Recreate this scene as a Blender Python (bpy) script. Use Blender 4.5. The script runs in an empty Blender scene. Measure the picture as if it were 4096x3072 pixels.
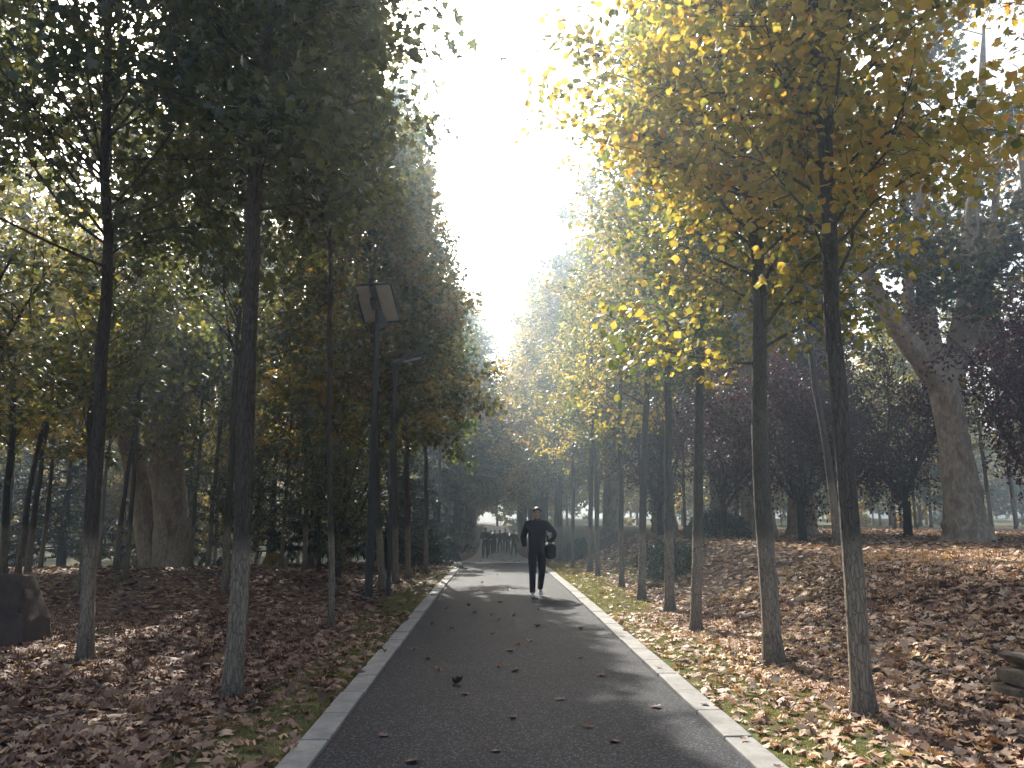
import bpy, bmesh, math, random
import numpy as np
from mathutils import Vector, Matrix

S = bpy.context.scene
COL = S.collection
R = math.radians

# ------------------------------------------------------------------ camera
cam_data = bpy.data.cameras.new("camera")
cam_data.sensor_width = 36.0
cam_data.lens = 27.69
cam_data.clip_start = 0.05
cam_data.clip_end = 2000
cam = bpy.data.objects.new("camera", cam_data)
COL.objects.link(cam)
CAM_Z = 1.5
cam.location = (0, 0, CAM_Z)
cam.rotation_euler = (R(90 + 9.763), 0, R(-1.255))
S.camera = cam

# ------------------------------------------------------------------ sky, sun, exposure
SUN_EL, SUN_AZ = 38.5, -12.5           # azimuth from the path direction, + to the east side
world = bpy.data.worlds.new("World")
S.world = world
world.use_nodes = True
wn, wl = world.node_tree.nodes, world.node_tree.links
sky = wn.new('ShaderNodeTexSky')
sky.sky_type = 'NISHITA'
sky.sun_disc = False
sky.sun_elevation = R(SUN_EL)
sky.sun_rotation = R(SUN_AZ)
sky.air_density = 1.0
sky.dust_density = 5.5
sky.ozone_density = 0.8
wl.new(sky.outputs[0], wn['Background'].inputs[0])
wn['Background'].inputs[1].default_value = 0.15
sun_data = bpy.data.lights.new("sun", 'SUN')
sun_data.energy = 5.0
sun_data.angle = R(0.55)
sun_data.color = (1.0, 0.95, 0.86)
sun = bpy.data.objects.new("sun", sun_data)
COL.objects.link(sun)
sd = Vector((math.sin(R(SUN_AZ)) * math.cos(R(SUN_EL)), math.cos(R(SUN_AZ)) * math.cos(R(SUN_EL)), math.sin(R(SUN_EL))))
sun.rotation_euler = (-sd).to_track_quat('-Z', 'Y').to_euler()
sun.location = (-6, 40, 40)
S.view_settings.view_transform = 'Standard'
S.view_settings.look = 'None'
S.view_settings.exposure = 1.4
S.view_settings.gamma = 1.0
S.cycles.use_denoising = True
S.cycles.max_bounces = 6
S.cycles.diffuse_bounces = 3
S.cycles.glossy_bounces = 2
S.cycles.transmission_bounces = 4
S.cycles.transparent_max_bounces = 4
S.cycles.volume_bounces = 0
S.cycles.sample_clamp_indirect = 6.0
S.cycles.use_adaptive_sampling = True
S.cycles.adaptive_threshold = 0.02

# ------------------------------------------------------------------ terrain
def sst(t):
    t = np.clip(t, 0, 1)
    return t * t * (3 - 2 * t)

BY = [-60, 18, 30, 44, 55, 66, 76, 88, 100, 125, 600]
BZ = [0, 0, -.10, -.60, -.92, -1.08, -.95, -.3, .45, .8, .8]
_yy = np.linspace(-60, 600, 1321)
_zz = np.convolve(np.pad(np.interp(_yy, BY, BZ), 6, mode='edge'), np.ones(13) / 13, mode='valid')

def base(y):
    return np.interp(y, _yy, _zz)

PL, PR = -1.12, 1.58                     # asphalt edges
KW = 0.20                                # kerb width

def ground_z(x, y):
    x = np.asarray(x, float); y = np.asarray(y, float)
    b = base(y)
    crest = 2.9 + 0.25 * np.sin(y * .35 + 1)
    wid = 3.0 + .4 * np.sin(y * .23)
    bank = 0.95 * sst((x - crest) / wid) + .18 * sst((x - 9) / 8) * np.exp(-((y - 14) / 14) ** 2)
    far = sst((y - 55) / 30)
    bank = bank * (1 - .25 * far) + sst((x - 4.0) / 3.5) * (.12 * sst((y - 20) / 20) - np.minimum(b, 0))
    left = .16 * np.exp(-((x + 8) / 4.5) ** 2 - ((y - 20) / 6) ** 2)
    left = left - .72 * sst((-x - 4) / 6) * sst((y - 25) / 15) * (1 - sst((y - 60) / 30))
    lump = .035 * np.sin(x * 1.3 + y * .7) * np.sin(y * 1.1 - x * .4 + 2) + .02 * np.sin(x * 3.1 + 1) * np.sin(y * 2.7)
    out = np.maximum(PL - KW - x, x - PR - KW)
    m = sst(out / .8)
    z = b + bank + left + lump * m
    inside = sst((-out + .02) / .05)
    return z + .015 * (1 - inside) - .05 * inside

def gz(x, y):
    return float(ground_z(x, y))

# ------------------------------------------------------------------ object helpers
def tag(o, label=None, cat=None, group=None, kind=None):
    if label: o['label'] = label
    if cat: o['category'] = cat
    if group: o['group'] = group
    if kind: o['kind'] = kind
    return o

def link(name, me, mat=None, parent=None, loc=None, rot=None):
    o = bpy.data.objects.new(name, me)
    COL.objects.link(o)
    if mat is not None:
        for m in (mat if isinstance(mat, (list, tuple)) else [mat]):
            me.materials.append(m)
    if parent is not None: o.parent = parent
    if loc is not None: o.location = loc
    if rot is not None: o.rotation_euler = rot
    return o

def empty(name, loc=(0, 0, 0), rot=(0, 0, 0), scale=1.0):
    o = bpy.data.objects.new(name, None)
    o.empty_display_size = .2
    COL.objects.link(o)
    o.location = loc; o.rotation_euler = rot
    o.scale = (scale,) * 3 if not isinstance(scale, (tuple, list)) else scale
    return o

def np_mesh(name, V, F, rnd=None, smooth=False):
    """V (n,3), F (m,k) -> mesh; rnd: one float per face"""
    me = bpy.data.meshes.new(name)
    V = np.asarray(V, np.float32); F = np.asarray(F, np.int32)
    m, k = F.shape
    me.vertices.add(len(V)); me.vertices.foreach_set('co', V.ravel())
    me.loops.add(m * k); me.loops.foreach_set('vertex_index', F.ravel())
    me.polygons.add(m); me.polygons.foreach_set('loop_start', np.arange(0, m * k, k, dtype=np.int32))
    if smooth:
        me.polygons.foreach_set('use_smooth', np.ones(m, bool))
    me.update(calc_edges=True)
    if rnd is not None:
        a = me.attributes.new('rnd', 'FLOAT', 'FACE')
        a.data.foreach_set('value', np.asarray(rnd, np.float32))
    return me

def bm_mesh(name, bm, smooth=False):
    me = bpy.data.meshes.new(name)
    bmesh.ops.recalc_face_normals(bm, faces=bm.faces[:])
    bm.to_mesh(me); bm.free()
    if smooth:
        for p in me.polygons: p.use_smooth = True
    return me

def bm_box(bm, c, s, rot=None, bevel=0):
    r = bmesh.ops.create_cube(bm, size=1)
    vs = r['verts']
    bmesh.ops.scale(bm, vec=s, verts=vs)
    if bevel:
        es = list({e for v in vs for e in v.link_edges})
        rb = bmesh.ops.bevel(bm, geom=es, offset=bevel, segments=2, affect='EDGES', profile=.5)
        vs = list({v for f in rb['faces'] for v in f.verts} | {v for v in vs if v.is_valid})
    if rot is not None: bmesh.ops.rotate(bm, cent=(0, 0, 0), matrix=rot, verts=vs)
    bmesh.ops.translate(bm, vec=c, verts=vs)
    return vs

def bm_cyl(bm, p, q, r0, r1=None, seg=14):
    p, q = Vector(p), Vector(q)
    d = q - p
    r = bmesh.ops.create_cone(bm, cap_ends=True, segments=seg, radius1=r0, radius2=r0 if r1 is None else r1, depth=d.length)
    bmesh.ops.rotate(bm, cent=(0, 0, 0), matrix=d.to_track_quat('Z', 'Y').to_matrix(), verts=r['verts'])
    bmesh.ops.translate(bm, vec=(p + q) / 2, verts=r['verts'])
    return r['verts']

class Tubes:
    def __init__(self):
        self.V, self.F, self.n = [], [], 0
    def add(self, path, radii, sides=8, rough=0.0, rng=None):
        P = np.asarray(path, float); rad = np.asarray(radii, float)
        n = len(P)
        T = np.gradient(P, axis=0)
        T /= np.linalg.norm(T, axis=1)[:, None] + 1e-9
        up = np.array([0, 0, 1.0]) if abs(T[0, 2]) < .9 else np.array([1.0, 0, 0])
        N = np.empty_like(P); v = up - T[0] * (up @ T[0]); v /= np.linalg.norm(v); N[0] = v
        for i in range(1, n):
            v = N[i - 1] - T[i] * (N[i - 1] @ T[i]); N[i] = v / (np.linalg.norm(v) + 1e-9)
        B = np.cross(T, N)
        a = np.linspace(0, 2 * np.pi, sides, endpoint=False)
        ring = (np.cos(a)[None, :, None] * N[:, None] + np.sin(a)[None, :, None] * B[:, None])
        rr = np.repeat(rad[:, None], sides, 1)
        if rough and rng is not None:
            low = rng.normal(size=(n, sides)) * .5
            for _ in range(2): low = (low + np.roll(low, 1, 1) + np.roll(low, -1, 1)) / 3 + 0
            col = rng.normal(size=sides) * .5
            rr = rr * (1 + rough * (low * 1.6 + col[None, :]))
        V = P[:, None] + ring * rr[:, :, None]
        i = np.arange(n - 1)[:, None] * sides; j = np.arange(sides)[None]
        k = (j + 1) % sides
        F = np.stack([i + j, i + k, i + sides + k, i + sides + j], -1).reshape(-1, 4) + self.n
        self.V.append(V.reshape(-1, 3)); self.F.append(F); self.n += n * sides
    def mesh(self, name):
        return np_mesh(name, np.concatenate(self.V), np.concatenate(self.F), smooth=True)

# leaf outlines: stem at the origin, tip along +y, unit length
def fan(outline, mid):
    V = [mid] + outline
    n = len(outline)
    return np.array(V, float), np.array([(0, i + 1, (i + 1) % n + 1) for i in range(n)])

def mirror(half):
    return half + [(-x, y, z) for x, y, z in reversed(half) if abs(x) > 1e-6]

LEAF_LOBED = fan(mirror([(0, 0, 0), (.26, -.06, -.02), (.56, .16, -.12), (.32, .30, -.02), (.55, .62, -.14), (.22, .60, 0), (0, 1, -.10)]), (0, .38, .05))
LEAF_TULIP = fan(mirror([(0, 0, 0), (.38, .06, -.05), (.46, .40, -.10), (.40, .84, -.10), (0, .78, 0)]), (0, .40, .05))
LEAF_OVAL = (np.array([(0, 0, 0), (.30, .45, -.08), (0, 1, -.05), (-.30, .45, -.08), (0, .5, .03)], float),
             np.array([(0, 1, 4), (1, 2, 4), (2, 3, 4), (3, 0, 4)]))
LEAF_DIAMOND = (np.array([(0, 0, 0), (.38, .5, -.10), (0, 1, 0), (-.38, .5, -.10)], float), np.array([(0, 1, 2), (0, 2, 3)]))
LEAF_CRISP = fan(mirror([(0, 0, .05), (.28, -.04, .10), (.52, .14, .22), (.30, .30, .04), (.52, .60, .20), (.22, .60, .03), (0, .98, .16)]), (0, .36, 0))
NEEDLE = (np.array([(-.09, 0, 0), (.09, 0, 0), (.12, .6, .02), (0, 1, -.04), (-.12, .6, .02)], float), np.array([(0, 1, 2), (0, 2, 4), (4, 2, 3)]))

def unit(A):
    return A / (np.linalg.norm(A, axis=-1, keepdims=True) + 1e-9)

def leaf_mesh(name, P, D, N, sz, tm, rnd):
    T, F = tm
    curl = 1 + 1.3 * np.sin(np.arange(len(P)) * 12.9898 + rnd * 40)
    D = unit(D); X = unit(np.cross(D, N)); N = np.cross(X, D)
    V = P[:, None] + sz[:, None, None] * (T[None, :, 0, None] * X[:, None] + T[None, :, 1, None] * D[:, None] + T[None, :, 2, None] * curl[:, None, None] * N[:, None])
    k = len(T)
    FF = (F[None] + (np.arange(len(P)) * k)[:, None, None]).reshape(-1, 3)
    return np_mesh(name, V.reshape(-1, 3), FF, np.repeat(rnd, len(F)))

# ------------------------------------------------------------------ materials
def new_mat(name):
    m = bpy.data.materials.new(name)
    m.use_nodes = True
    nt = m.node_tree
    return m, nt, nt.nodes, nt.links, nt.nodes['Principled BSDF']

def ramp(n, stops, interp='LINEAR'):
    r = n.new('ShaderNodeValToRGB')
    cr = r.color_ramp
    cr.interpolation = interp
    while len(cr.elements) < len(stops): cr.elements.new(.5)
    for e, (p, c) in zip(cr.elements, stops):
        e.position = p; e.color = (*c, 1) if len(c) == 3 else c
    return r

def even(cols):
    n = len(cols)
    return [(i / (n - 1), c) for i, c in enumerate(cols)]

def tex_noise(n, l, vec, scale, detail=4, rough=.6):
    t = n.new('ShaderNodeTexNoise')
    t.inputs['Scale'].default_value = scale; t.inputs['Detail'].default_value = detail; t.inputs['Roughness'].default_value = rough
    if vec is not None: l.new(vec, t.inputs['Vector'])
    return t

def mapping(n, l, src, scale):
    m = n.new('ShaderNodeMapping'); m.inputs['Scale'].default_value = scale
    l.new(src, m.inputs['Vector']); return m.outputs[0]

def mixc(n, l, fac, a, b, mode='MIX'):
    m = n.new('ShaderNodeMix'); m.data_type = 'RGBA'; m.blend_type = mode
    for sock, v in ((m.inputs[0], fac), (m.inputs[6], a), (m.inputs[7], b)):
        if isinstance(v, (int, float)): sock.default_value = v
        elif isinstance(v, tuple): sock.default_value = (*v, 1) if len(v) == 3 else v
        else: l.new(v, sock)
    return m.outputs[2]

def math_n(n, l, op, a, b=None):
    m = n.new('ShaderNodeMath'); m.operation = op
    for s, v in zip(m.inputs, (a, b)):
        if v is None: continue
        if isinstance(v, (int, float)): s.default_value = v
        else: l.new(v, s)
    return m.outputs[0]

def bump(n, l, h, strength, dist, bsdf):
    b = n.new('ShaderNodeBump'); b.inputs['Strength'].default_value = strength; b.inputs['Distance'].default_value = dist
    l.new(h, b.inputs['Height']); l.new(b.outputs[0], bsdf.inputs['Normal'])

def ramp_out(n, l, src, lo, hi):
    mr = n.new('ShaderNodeMapRange'); mr.inputs[1].default_value = lo; mr.inputs[2].default_value = hi
    l.new(src, mr.inputs[0]); return mr.outputs[0]

def leaf_mat(name, cols, trans=.45, rough=.45, spec=.4, gain=1.4, objvar=.25, trans_tint=(1.0, .95, .55)):
    m, nt, n, l, p = new_mat(name)
    at = n.new('ShaderNodeAttribute'); at.attribute_name = 'rnd'
    oi = n.new('ShaderNodeObjectInfo')
    shift = math_n(n, l, 'MULTIPLY', math_n(n, l, 'SUBTRACT', oi.outputs['Random'], .5), objvar)
    f = math_n(n, l, 'ADD', at.outputs['Fac'], shift)
    r = ramp(n, even(cols)); l.new(f, r.inputs[0])
    l.new(r.outputs[0], p.inputs['Base Color'])
    p.inputs['Roughness'].default_value = rough
    p.inputs['Specular IOR Level'].default_value = spec
    t = n.new('ShaderNodeBsdfTranslucent')
    tc = mixc(n, l, 1.0, r.outputs[0], tuple(gain * c for c in trans_tint), 'MULTIPLY')
    l.new(tc, t.inputs[0])
    mx = n.new('ShaderNodeMixShader'); mx.inputs[0].default_value = trans
    l.new(p.outputs[0], mx.inputs[1]); l.new(t.outputs[0], mx.inputs[2])
    l.new(mx.outputs[0], n['Material Output'].inputs[0])
    return m

M = {}
M['leaf_gold'] = leaf_mat('leaf_gold', [(.06, .085, .024), (.13, .15, .035), (.28, .245, .055), (.40, .31, .065), (.47, .325, .075), (.46, .245, .065)], .55)
M['leaf_olive'] = leaf_mat('leaf_olive', [(.04, .06, .02), (.08, .10, .028), (.13, .14, .04), (.24, .195, .055), (.36, .25, .075), (.38, .20, .07)], .45)
M['leaf_green'] = leaf_mat('leaf_green', [(.03, .05, .02), (.05, .08, .022), (.08, .12, .03), (.12, .15, .04), (.22, .20, .06)], .42)
M['leaf_dark'] = leaf_mat('leaf_dark', [(.045, .062, .042), (.068, .086, .05), (.092, .108, .054), (.13, .14, .058), (.24, .20, .065)], .5, .40, .5)
M['leaf_mixed'] = leaf_mat('leaf_mixed', [(.035, .05, .02), (.06, .08, .025), (.10, .115, .03), (.19, .18, .045), (.31, .25, .06)], .42)
M['leaf_plane'] = leaf_mat('leaf_plane', [(.03, .04, .018), (.05, .06, .02), (.08, .085, .025), (.14, .11, .035), (.22, .14, .05)], .3)
M['leaf_purple'] = leaf_mat('leaf_purple', [(.030, .007, .014), (.05, .011, .020), (.075, .015, .026), (.10, .022, .032), (.08, .035, .03)], .25, .5, .22, 1.6, .1, (1, .5, .6))
M['leaf_conifer'] = leaf_mat('leaf_conifer', [(.012, .024, .018), (.02, .035, .024), (.03, .048, .03), (.045, .06, .035)], .1, .6, .2)
M['leaf_shrub'] = leaf_mat('leaf_shrub', [(.022, .042, .02), (.036, .062, .026), (.058, .09, .035), (.085, .11, .045)], .2, .35, .5)
M['leaf_russet'] = leaf_mat('leaf_russet', [(.05, .03, .02), (.12, .05, .03), (.2, .07, .04), (.3, .12, .05)], .4)
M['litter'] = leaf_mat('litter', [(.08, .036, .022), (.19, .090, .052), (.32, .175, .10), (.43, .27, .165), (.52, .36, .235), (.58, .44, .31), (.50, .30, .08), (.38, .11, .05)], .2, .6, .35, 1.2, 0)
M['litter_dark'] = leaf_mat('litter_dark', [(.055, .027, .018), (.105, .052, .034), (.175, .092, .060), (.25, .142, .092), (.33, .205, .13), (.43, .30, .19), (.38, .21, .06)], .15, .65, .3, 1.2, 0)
M['grass'] = leaf_mat('grass', [(.07, .08, .02), (.12, .125, .028), (.19, .175, .045), (.27, .23, .08)], .4, .6, .15)

def bark_mat(name, dark, light, white=True, wz=1.3, scale=9):
    m, nt, n, l, p = new_mat(name)
    tc = n.new('ShaderNodeTexCoord')
    oi = n.new('ShaderNodeObjectInfo')
    add = n.new('ShaderNodeVectorMath'); add.operation = 'ADD'
    l.new(tc.outputs['Object'], add.inputs[0]); l.new(oi.outputs['Location'], add.inputs[1])
    v = mapping(n, l, add.outputs[0], (1, 1, .13))
    a0 = tex_noise(n, l, v, scale * 3.2, 6, .65)
    vc = mapping(n, l, add.outputs[0], (1, 1, .22))
    wob = tex_noise(n, l, add.outputs[0], 9, 3)
    vw = n.new('ShaderNodeVectorMath'); vw.operation = 'MULTIPLY_ADD'
    l.new(wob.outputs['Color'], vw.inputs[0]); vw.inputs[1].default_value = (.05, .05, .05); l.new(vc, vw.inputs[2])
    cr = n.new('ShaderNodeTexVoronoi'); cr.feature = 'DISTANCE_TO_EDGE'; cr.inputs['Scale'].default_value = 38; l.new(vw.outputs[0], cr.inputs['Vector'])
    crack = ramp_out(n, l, cr.outputs['Distance'], .0, .16)
    am = n.new('ShaderNodeMix'); am.data_type = 'FLOAT'; am.inputs[0].default_value = .28
    l.new(a0.outputs[0], am.inputs[2]); l.new(crack, am.inputs[3])
    a = am
    b = tex_noise(n, l, add.outputs[0], 2.2, 4)
    r = ramp(n, [(.30, dark), (.80, light)]); l.new(a.outputs[0], r.inputs[0])
    c = mixc(n, l, math_n(n, l, 'MULTIPLY', b.outputs[0], .5), r.outputs[0], tuple(x * .6 for x in dark))
    if white:
        sep = n.new('ShaderNodeSeparateXYZ'); l.new(tc.outputs['Object'], sep.inputs[0])
        # whitewash fades at the brushed top edge and is worn off at the foot
        top = n.new('ShaderNodeMapRange'); top.inputs[1].default_value = wz + .06; top.inputs[2].default_value = wz - .06
        edge = math_n(n, l, 'ADD', sep.outputs[2], math_n(n, l, 'MULTIPLY', math_n(n, l, 'SUBTRACT', a.outputs[0], .5), .5))
        l.new(edge, top.inputs[0])
        foot = n.new('ShaderNodeMapRange'); foot.inputs[1].default_value = .02; foot.inputs[2].default_value = .38
        l.new(math_n(n, l, 'ADD', sep.outputs[2], math_n(n, l, 'MULTIPLY', math_n(n, l, 'SUBTRACT', b.outputs[0], .5), .5)), foot.inputs[0])
        wr = ramp(n, [(.32, (.12, .09, .062)), (.55, (.24, .19, .132)), (.80, (.35, .285, .205))]); l.new(a.outputs[0], wr.inputs[0])
        fac = math_n(n, l, 'MULTIPLY', top.outputs[0], math_n(n, l, 'MULTIPLY_ADD', foot.outputs[0], .6))
        fac2 = n.new('ShaderNodeMath'); fac2.operation = 'MULTIPLY_ADD'; l.new(foot.outputs[0], fac2.inputs[0]); fac2.inputs[1].default_value = .65; fac2.inputs[2].default_value = .3
        c = mixc(n, l, math_n(n, l, 'MULTIPLY', top.outputs[0], fac2.outputs[0]), c, wr.outputs[0])
    l.new(c, p.inputs['Base Color'])
    p.inputs['Roughness'].default_value = .88
    p.inputs['Specular IOR Level'].default_value = .25
    bump(n, l, a.outputs[0], .9, .03, p)
    return m

M['bark'] = bark_mat('bark', (.045, .035, .027), (.15, .12, .09))
M['bark_plain'] = bark_mat('bark_plain', (.03, .024, .02), (.09, .072, .058), white=False)

def plane_bark():
    m, nt, n, l, p = new_mat('plane_bark')
    tc = n.new('ShaderNodeTexCoord')
    v = mapping(n, l, tc.outputs['Object'], (1, 1, .45))
    w = tex_noise(n, l, v, 3.2, 5, .6)
    s = tex_noise(n, l, v, 22, 5, .7)
    r = ramp(n, [(.30, (.22, .145, .09)), (.44, (.38, .265, .165)), (.52, (.52, .39, .26)), (.60, (.33, .245, .158)), (.74, (.56, .45, .31))])
    l.new(w.outputs[0], r.inputs[0])
    r2 = ramp(n, [(.35, (.55, .55, .55)), (.65, (1, 1, 1))]); l.new(s.outputs[0], r2.inputs[0])
    c = mixc(n, l, 1.0, r.outputs[0], r2.outputs[0], 'MULTIPLY')
    l.new(c, p.inputs['Base Color'])
    p.inputs['Roughness'].default_value = .85
    bump(n, l, math_n(n, l, 'ADD', w.outputs[0], math_n(n, l, 'MULTIPLY', s.outputs[0], .4)), .5, .04, p)
    return m
M['plane_bark'] = plane_bark()

def ground_mat():
    m, nt, n, l, p = new_mat('ground')
    tc = n.new('ShaderNodeTexCoord'); ob = tc.outputs['Object']
    a = tex_noise(n, l, ob, .6, 5); b = tex_noise(n, l, ob, 14, 6, .7)
    vo = n.new('ShaderNodeTexVoronoi'); vo.inputs['Scale'].default_value = 9.0; l.new(ob, vo.inputs['Vector'])
    sp = n.new('ShaderNodeSeparateColor'); l.new(vo.outputs['Color'], sp.inputs[0])
    r = ramp(n, even([(.035, .022, .018), (.07, .04, .03), (.12, .075, .055), (.19, .125, .09), (.26, .18, .13)])); l.new(sp.outputs[0], r.inputs[0])
    soil = ramp(n, [(.35, (.022, .017, .013)), (.7, (.065, .05, .036))]); l.new(b.outputs[0], soil.inputs[0])
    c = mixc(n, l, .6, soil.outputs[0], r.outputs[0])
    at = n.new('ShaderNodeAttribute'); at.attribute_name = 'grassy'
    g = ramp(n, [(.3, (.035, .04, .014)), (.55, (.08, .085, .025)), (.8, (.14, .125, .045))]); l.new(b.outputs[0], g.inputs[0])
    gm = math_n(n, l, 'MULTIPLY', at.outputs['Fac'], ramp_out(n, l, a.outputs[0], .3, .5))
    c = mixc(n, l, gm, c, g.outputs[0])
    l.new(c, p.inputs['Base Color'])
    p.inputs['Roughness'].default_value = .95; p.inputs['Specular IOR Level'].default_value = .15
    bump(n, l, math_n(n, l, 'ADD', b.outputs[0], vo.outputs['Distance']), .8, .04, p)
    return m

def asphalt_mat():
    m, nt, n, l, p = new_mat('asphalt')
    tc = n.new('ShaderNodeTexCoord'); ob = tc.outputs['Object']
    vo = n.new('ShaderNodeTexVoronoi'); vo.inputs['Scale'].default_value = 95; l.new(ob, vo.inputs['Vector'])
    sp = n.new('ShaderNodeSeparateColor'); l.new(vo.outputs['Color'], sp.inputs[0])
    f = tex_noise(n, l, ob, 60, 4, .7)
    w = tex_noise(n, l, ob, 1.1, 5, .6)
    r = ramp(n, [(0, (.006, .007, .009)), (.5, (.014, .0155, .0195)), (.85, (.034, .036, .042)), (1, (.12, .12, .125))]); l.new(sp.outputs[0], r.inputs[0])
    w2 = ramp(n, [(.3, (.75, .75, .78)), (.7, (1.15, 1.13, 1.1))]); l.new(w.outputs[0], w2.inputs[0])
    c = mixc(n, l, 1.0, r.outputs[0], w2.outputs[0], 'MULTIPLY')
    l.new(c, p.inputs['Base Color'])
    p.inputs['Roughness'].default_value = .7
    p.inputs['Specular IOR Level'].default_value = .10
    bump(n, l, math_n(n, l, 'ADD', vo.outputs['Distance'], f.outputs[0]), .55, .006, p)
    return m

def stone_mat(name, lo, hi, scale=6, bumpd=.01, rough=.85):
    m, nt, n, l, p = new_mat(name)
    tc = n.new('ShaderNodeTexCoord'); ob = tc.outputs['Object']
    a = tex_noise(n, l, ob, scale, 6, .65); b = tex_noise(n, l, ob, scale * 14, 4, .7)
    f = math_n(n, l, 'ADD', math_n(n, l, 'MULTIPLY', a.outputs[0], .65), math_n(n, l, 'MULTIPLY', b.outputs[0], .35))
    r = ramp(n, [(.35, lo), (.65, hi)]); l.new(f, r.inputs[0])
    l.new(r.outputs[0], p.inputs['Base Color'])
    p.inputs['Roughness'].default_value = rough; p.inputs['Specular IOR Level'].default_value = .3
    bump(n, l, f, .6, bumpd, p)
    return m

def plain(name, col, rough=.6, metal=0, spec=.4, var=.25, scale=20):
    m, nt, n, l, p = new_mat(name)
    tc = n.new('ShaderNodeTexCoord')
    a = tex_noise(n, l, tc.outputs['Object'], scale, 4)
    r = ramp(n, [(.3, tuple(c * (1 - var) for c in col)), (.7, tuple(c * (1 + var) for c in col))]); l.new(a.outputs[0], r.inputs[0])
    l.new(r.outputs[0], p.inputs['Base Color'])
    p.inputs['Roughness'].default_value = rough; p.inputs['Metallic'].default_value = metal; p.inputs['Specular IOR Level'].default_value = spec
    return m

M['ground'] = ground_mat()
M['asphalt'] = asphalt_mat()
M['kerb'] = stone_mat('kerb', (.12, .113, .10), (.26, .247, .225), 4, .004, .8)
M['paving'] = stone_mat('paving', (.26, .25, .235), (.42, .405, .38), 3, .006, .7)
M['side_path'] = stone_mat('side_path', (.30, .27, .23), (.42, .39, .34), 3)
M['boulder'] = stone_mat('boulder', (.045, .032, .025), (.11, .078, .06), 4, .05, .95)
M['ledge'] = stone_mat('ledge', (.05, .036, .024), (.20, .15, .095), 7, .05)
M['metal'] = plain('lamp_metal', (.040, .040, .037), .6, .1)
M['panel_back'] = plain('panel_back', (.62, .61, .58), .5, 0, .4, .12, 5)
M['glass_front'] = plain('panel_front', (.02, .025, .05), .15)
M['navy'] = plain('navy_cloth', (.012, .014, .024), .85, 0, .2)
M['black'] = plain('black_cloth', (.010, .010, .012), .8, 0, .25)
M['skin'] = plain('skin', (.42, .24, .17), .55, 0, .4, .08)
M['hair'] = plain('hair', (.015, .012, .010), .45, 0, .5)
M['white'] = plain('white_rubber', (.65, .64, .62), .6, 0, .4, .05)
M['eye'] = plain('eye', (.02, .015, .012), .2)
M['lip'] = plain('lip', (.25, .10, .09), .5)

# ------------------------------------------------------------------ ground, path, kerbs
def axis(segs):
    out = []
    for a, b, st in segs:
        out += list(np.arange(a, b, st))
    return np.array(out + [segs[-1][1]])
gx = axis([(-250, -60, 12), (-60, -20, 2), (-20, -2.0, .3), (-2.0, -1.0, .1), (-1.0, 1.4, .4), (1.4, 2.2, .1), (2.2, 16, .3), (16, 60, 2), (60, 250, 12)])
gy = axis([(-20, 2, 2), (2, 40, .3), (40, 110, 1), (110, 250, 8)])
GX, GY = np.meshgrid(gx, gy)
GZ = ground_z(GX, GY)
GZ = np.where(GY > 140, GZ + 0.0, GZ)
V = np.stack([GX, GY, GZ], -1).reshape(-1, 3)
nx, ny = len(gx), len(gy)
ii = (np.arange(ny - 1)[:, None] * nx + np.arange(nx - 1)[None]).ravel()
F = np.stack([ii, ii + 1, ii + nx + 1, ii + nx], -1)
me = np_mesh('ground', V, F, smooth=True)

def grassy(x, y):
    """1 where turf shows between the leaves"""
    r_ver = sst((3.0 - x) / .5) * (x > 1.6)
    l_ver = sst((x + 2.3) / .6) * (x < -1.2)
    slope = np.exp(-((x - 4.0) / .9) ** 2 - ((y - 21.5) / 3.5) ** 2)
    slope2 = .6 * np.exp(-((x - 4.9) / .6) ** 2 - ((y - 11) / 2.0) ** 2)
    woods = .8 * sst((y - 34) / 12) * (np.abs(x) > 5)
    return np.clip(r_ver + .8 * l_ver + slope + slope2 + woods, 0, 1)
a = me.attributes.new('grassy', 'FLOAT', 'POINT')
a.data.foreach_set('value', grassy(V[:, 0], V[:, 1]).astype(np.float32))
tag(link('ground', me, M['ground']), kind='structure')

def ribbon(name, x0, x1, y0, y1, dz, st=1.0, nx=3):
    ys = np.arange(y0, y1 + st / 2, st); xs = np.linspace(x0, x1, nx)
    X, Y = np.meshgrid(xs, ys); Z = base(Y) + dz
    n = len(xs)
    i = (np.arange(len(ys) - 1)[:, None] * n + np.arange(n - 1)[None]).ravel()
    return np_mesh(name, np.stack([X, Y, Z], -1).reshape(-1, 3), np.stack([i, i + 1, i + n + 1, i + n], -1), smooth=True)

PATH_END = 31.0
tag(link('path', ribbon('path', PL, PR, -4, PATH_END, 0), M['asphalt']), kind='structure')
tag(link('pavement', ribbon('pavement', -1.5, 2.0, PATH_END, 110, .004), M['paving']), kind='structure')

def kerb(x0, x1, seed):
    rng = random.Random(seed)
    bm = bmesh.new()
    y = -1.0
    while y < PATH_END:
        L = .745
        z = float(base(y + L / 2))
        vs = bm_box(bm, (0, 0, 0), (x1 - x0 - .004, L - .014, .16), bevel=.010)
        slope = math.atan2(float(base(y + L)) - float(base(y)), L)
        bmesh.ops.rotate(bm, cent=(0, 0, 0), matrix=Matrix.Rotation(slope + rng.uniform(-.004, .004), 3, 'X') @ Matrix.Rotation(rng.uniform(-.006, .006), 3, 'Z'), verts=vs)
        bmesh.ops.translate(bm, vec=((x0 + x1) / 2 + rng.uniform(-.005, .005), y + L / 2, z - .08 + .034 + rng.uniform(-.005, .005)), verts=vs)
        y += L
    return bm_mesh('kerb', bm)
k = link('kerb', kerb(PL - KW, PL, 1), M['kerb']); tag(k, kind='structure')
k = link('kerb', kerb(PR, PR + KW, 2), M['kerb']); tag(k, kind='structure')

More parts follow.
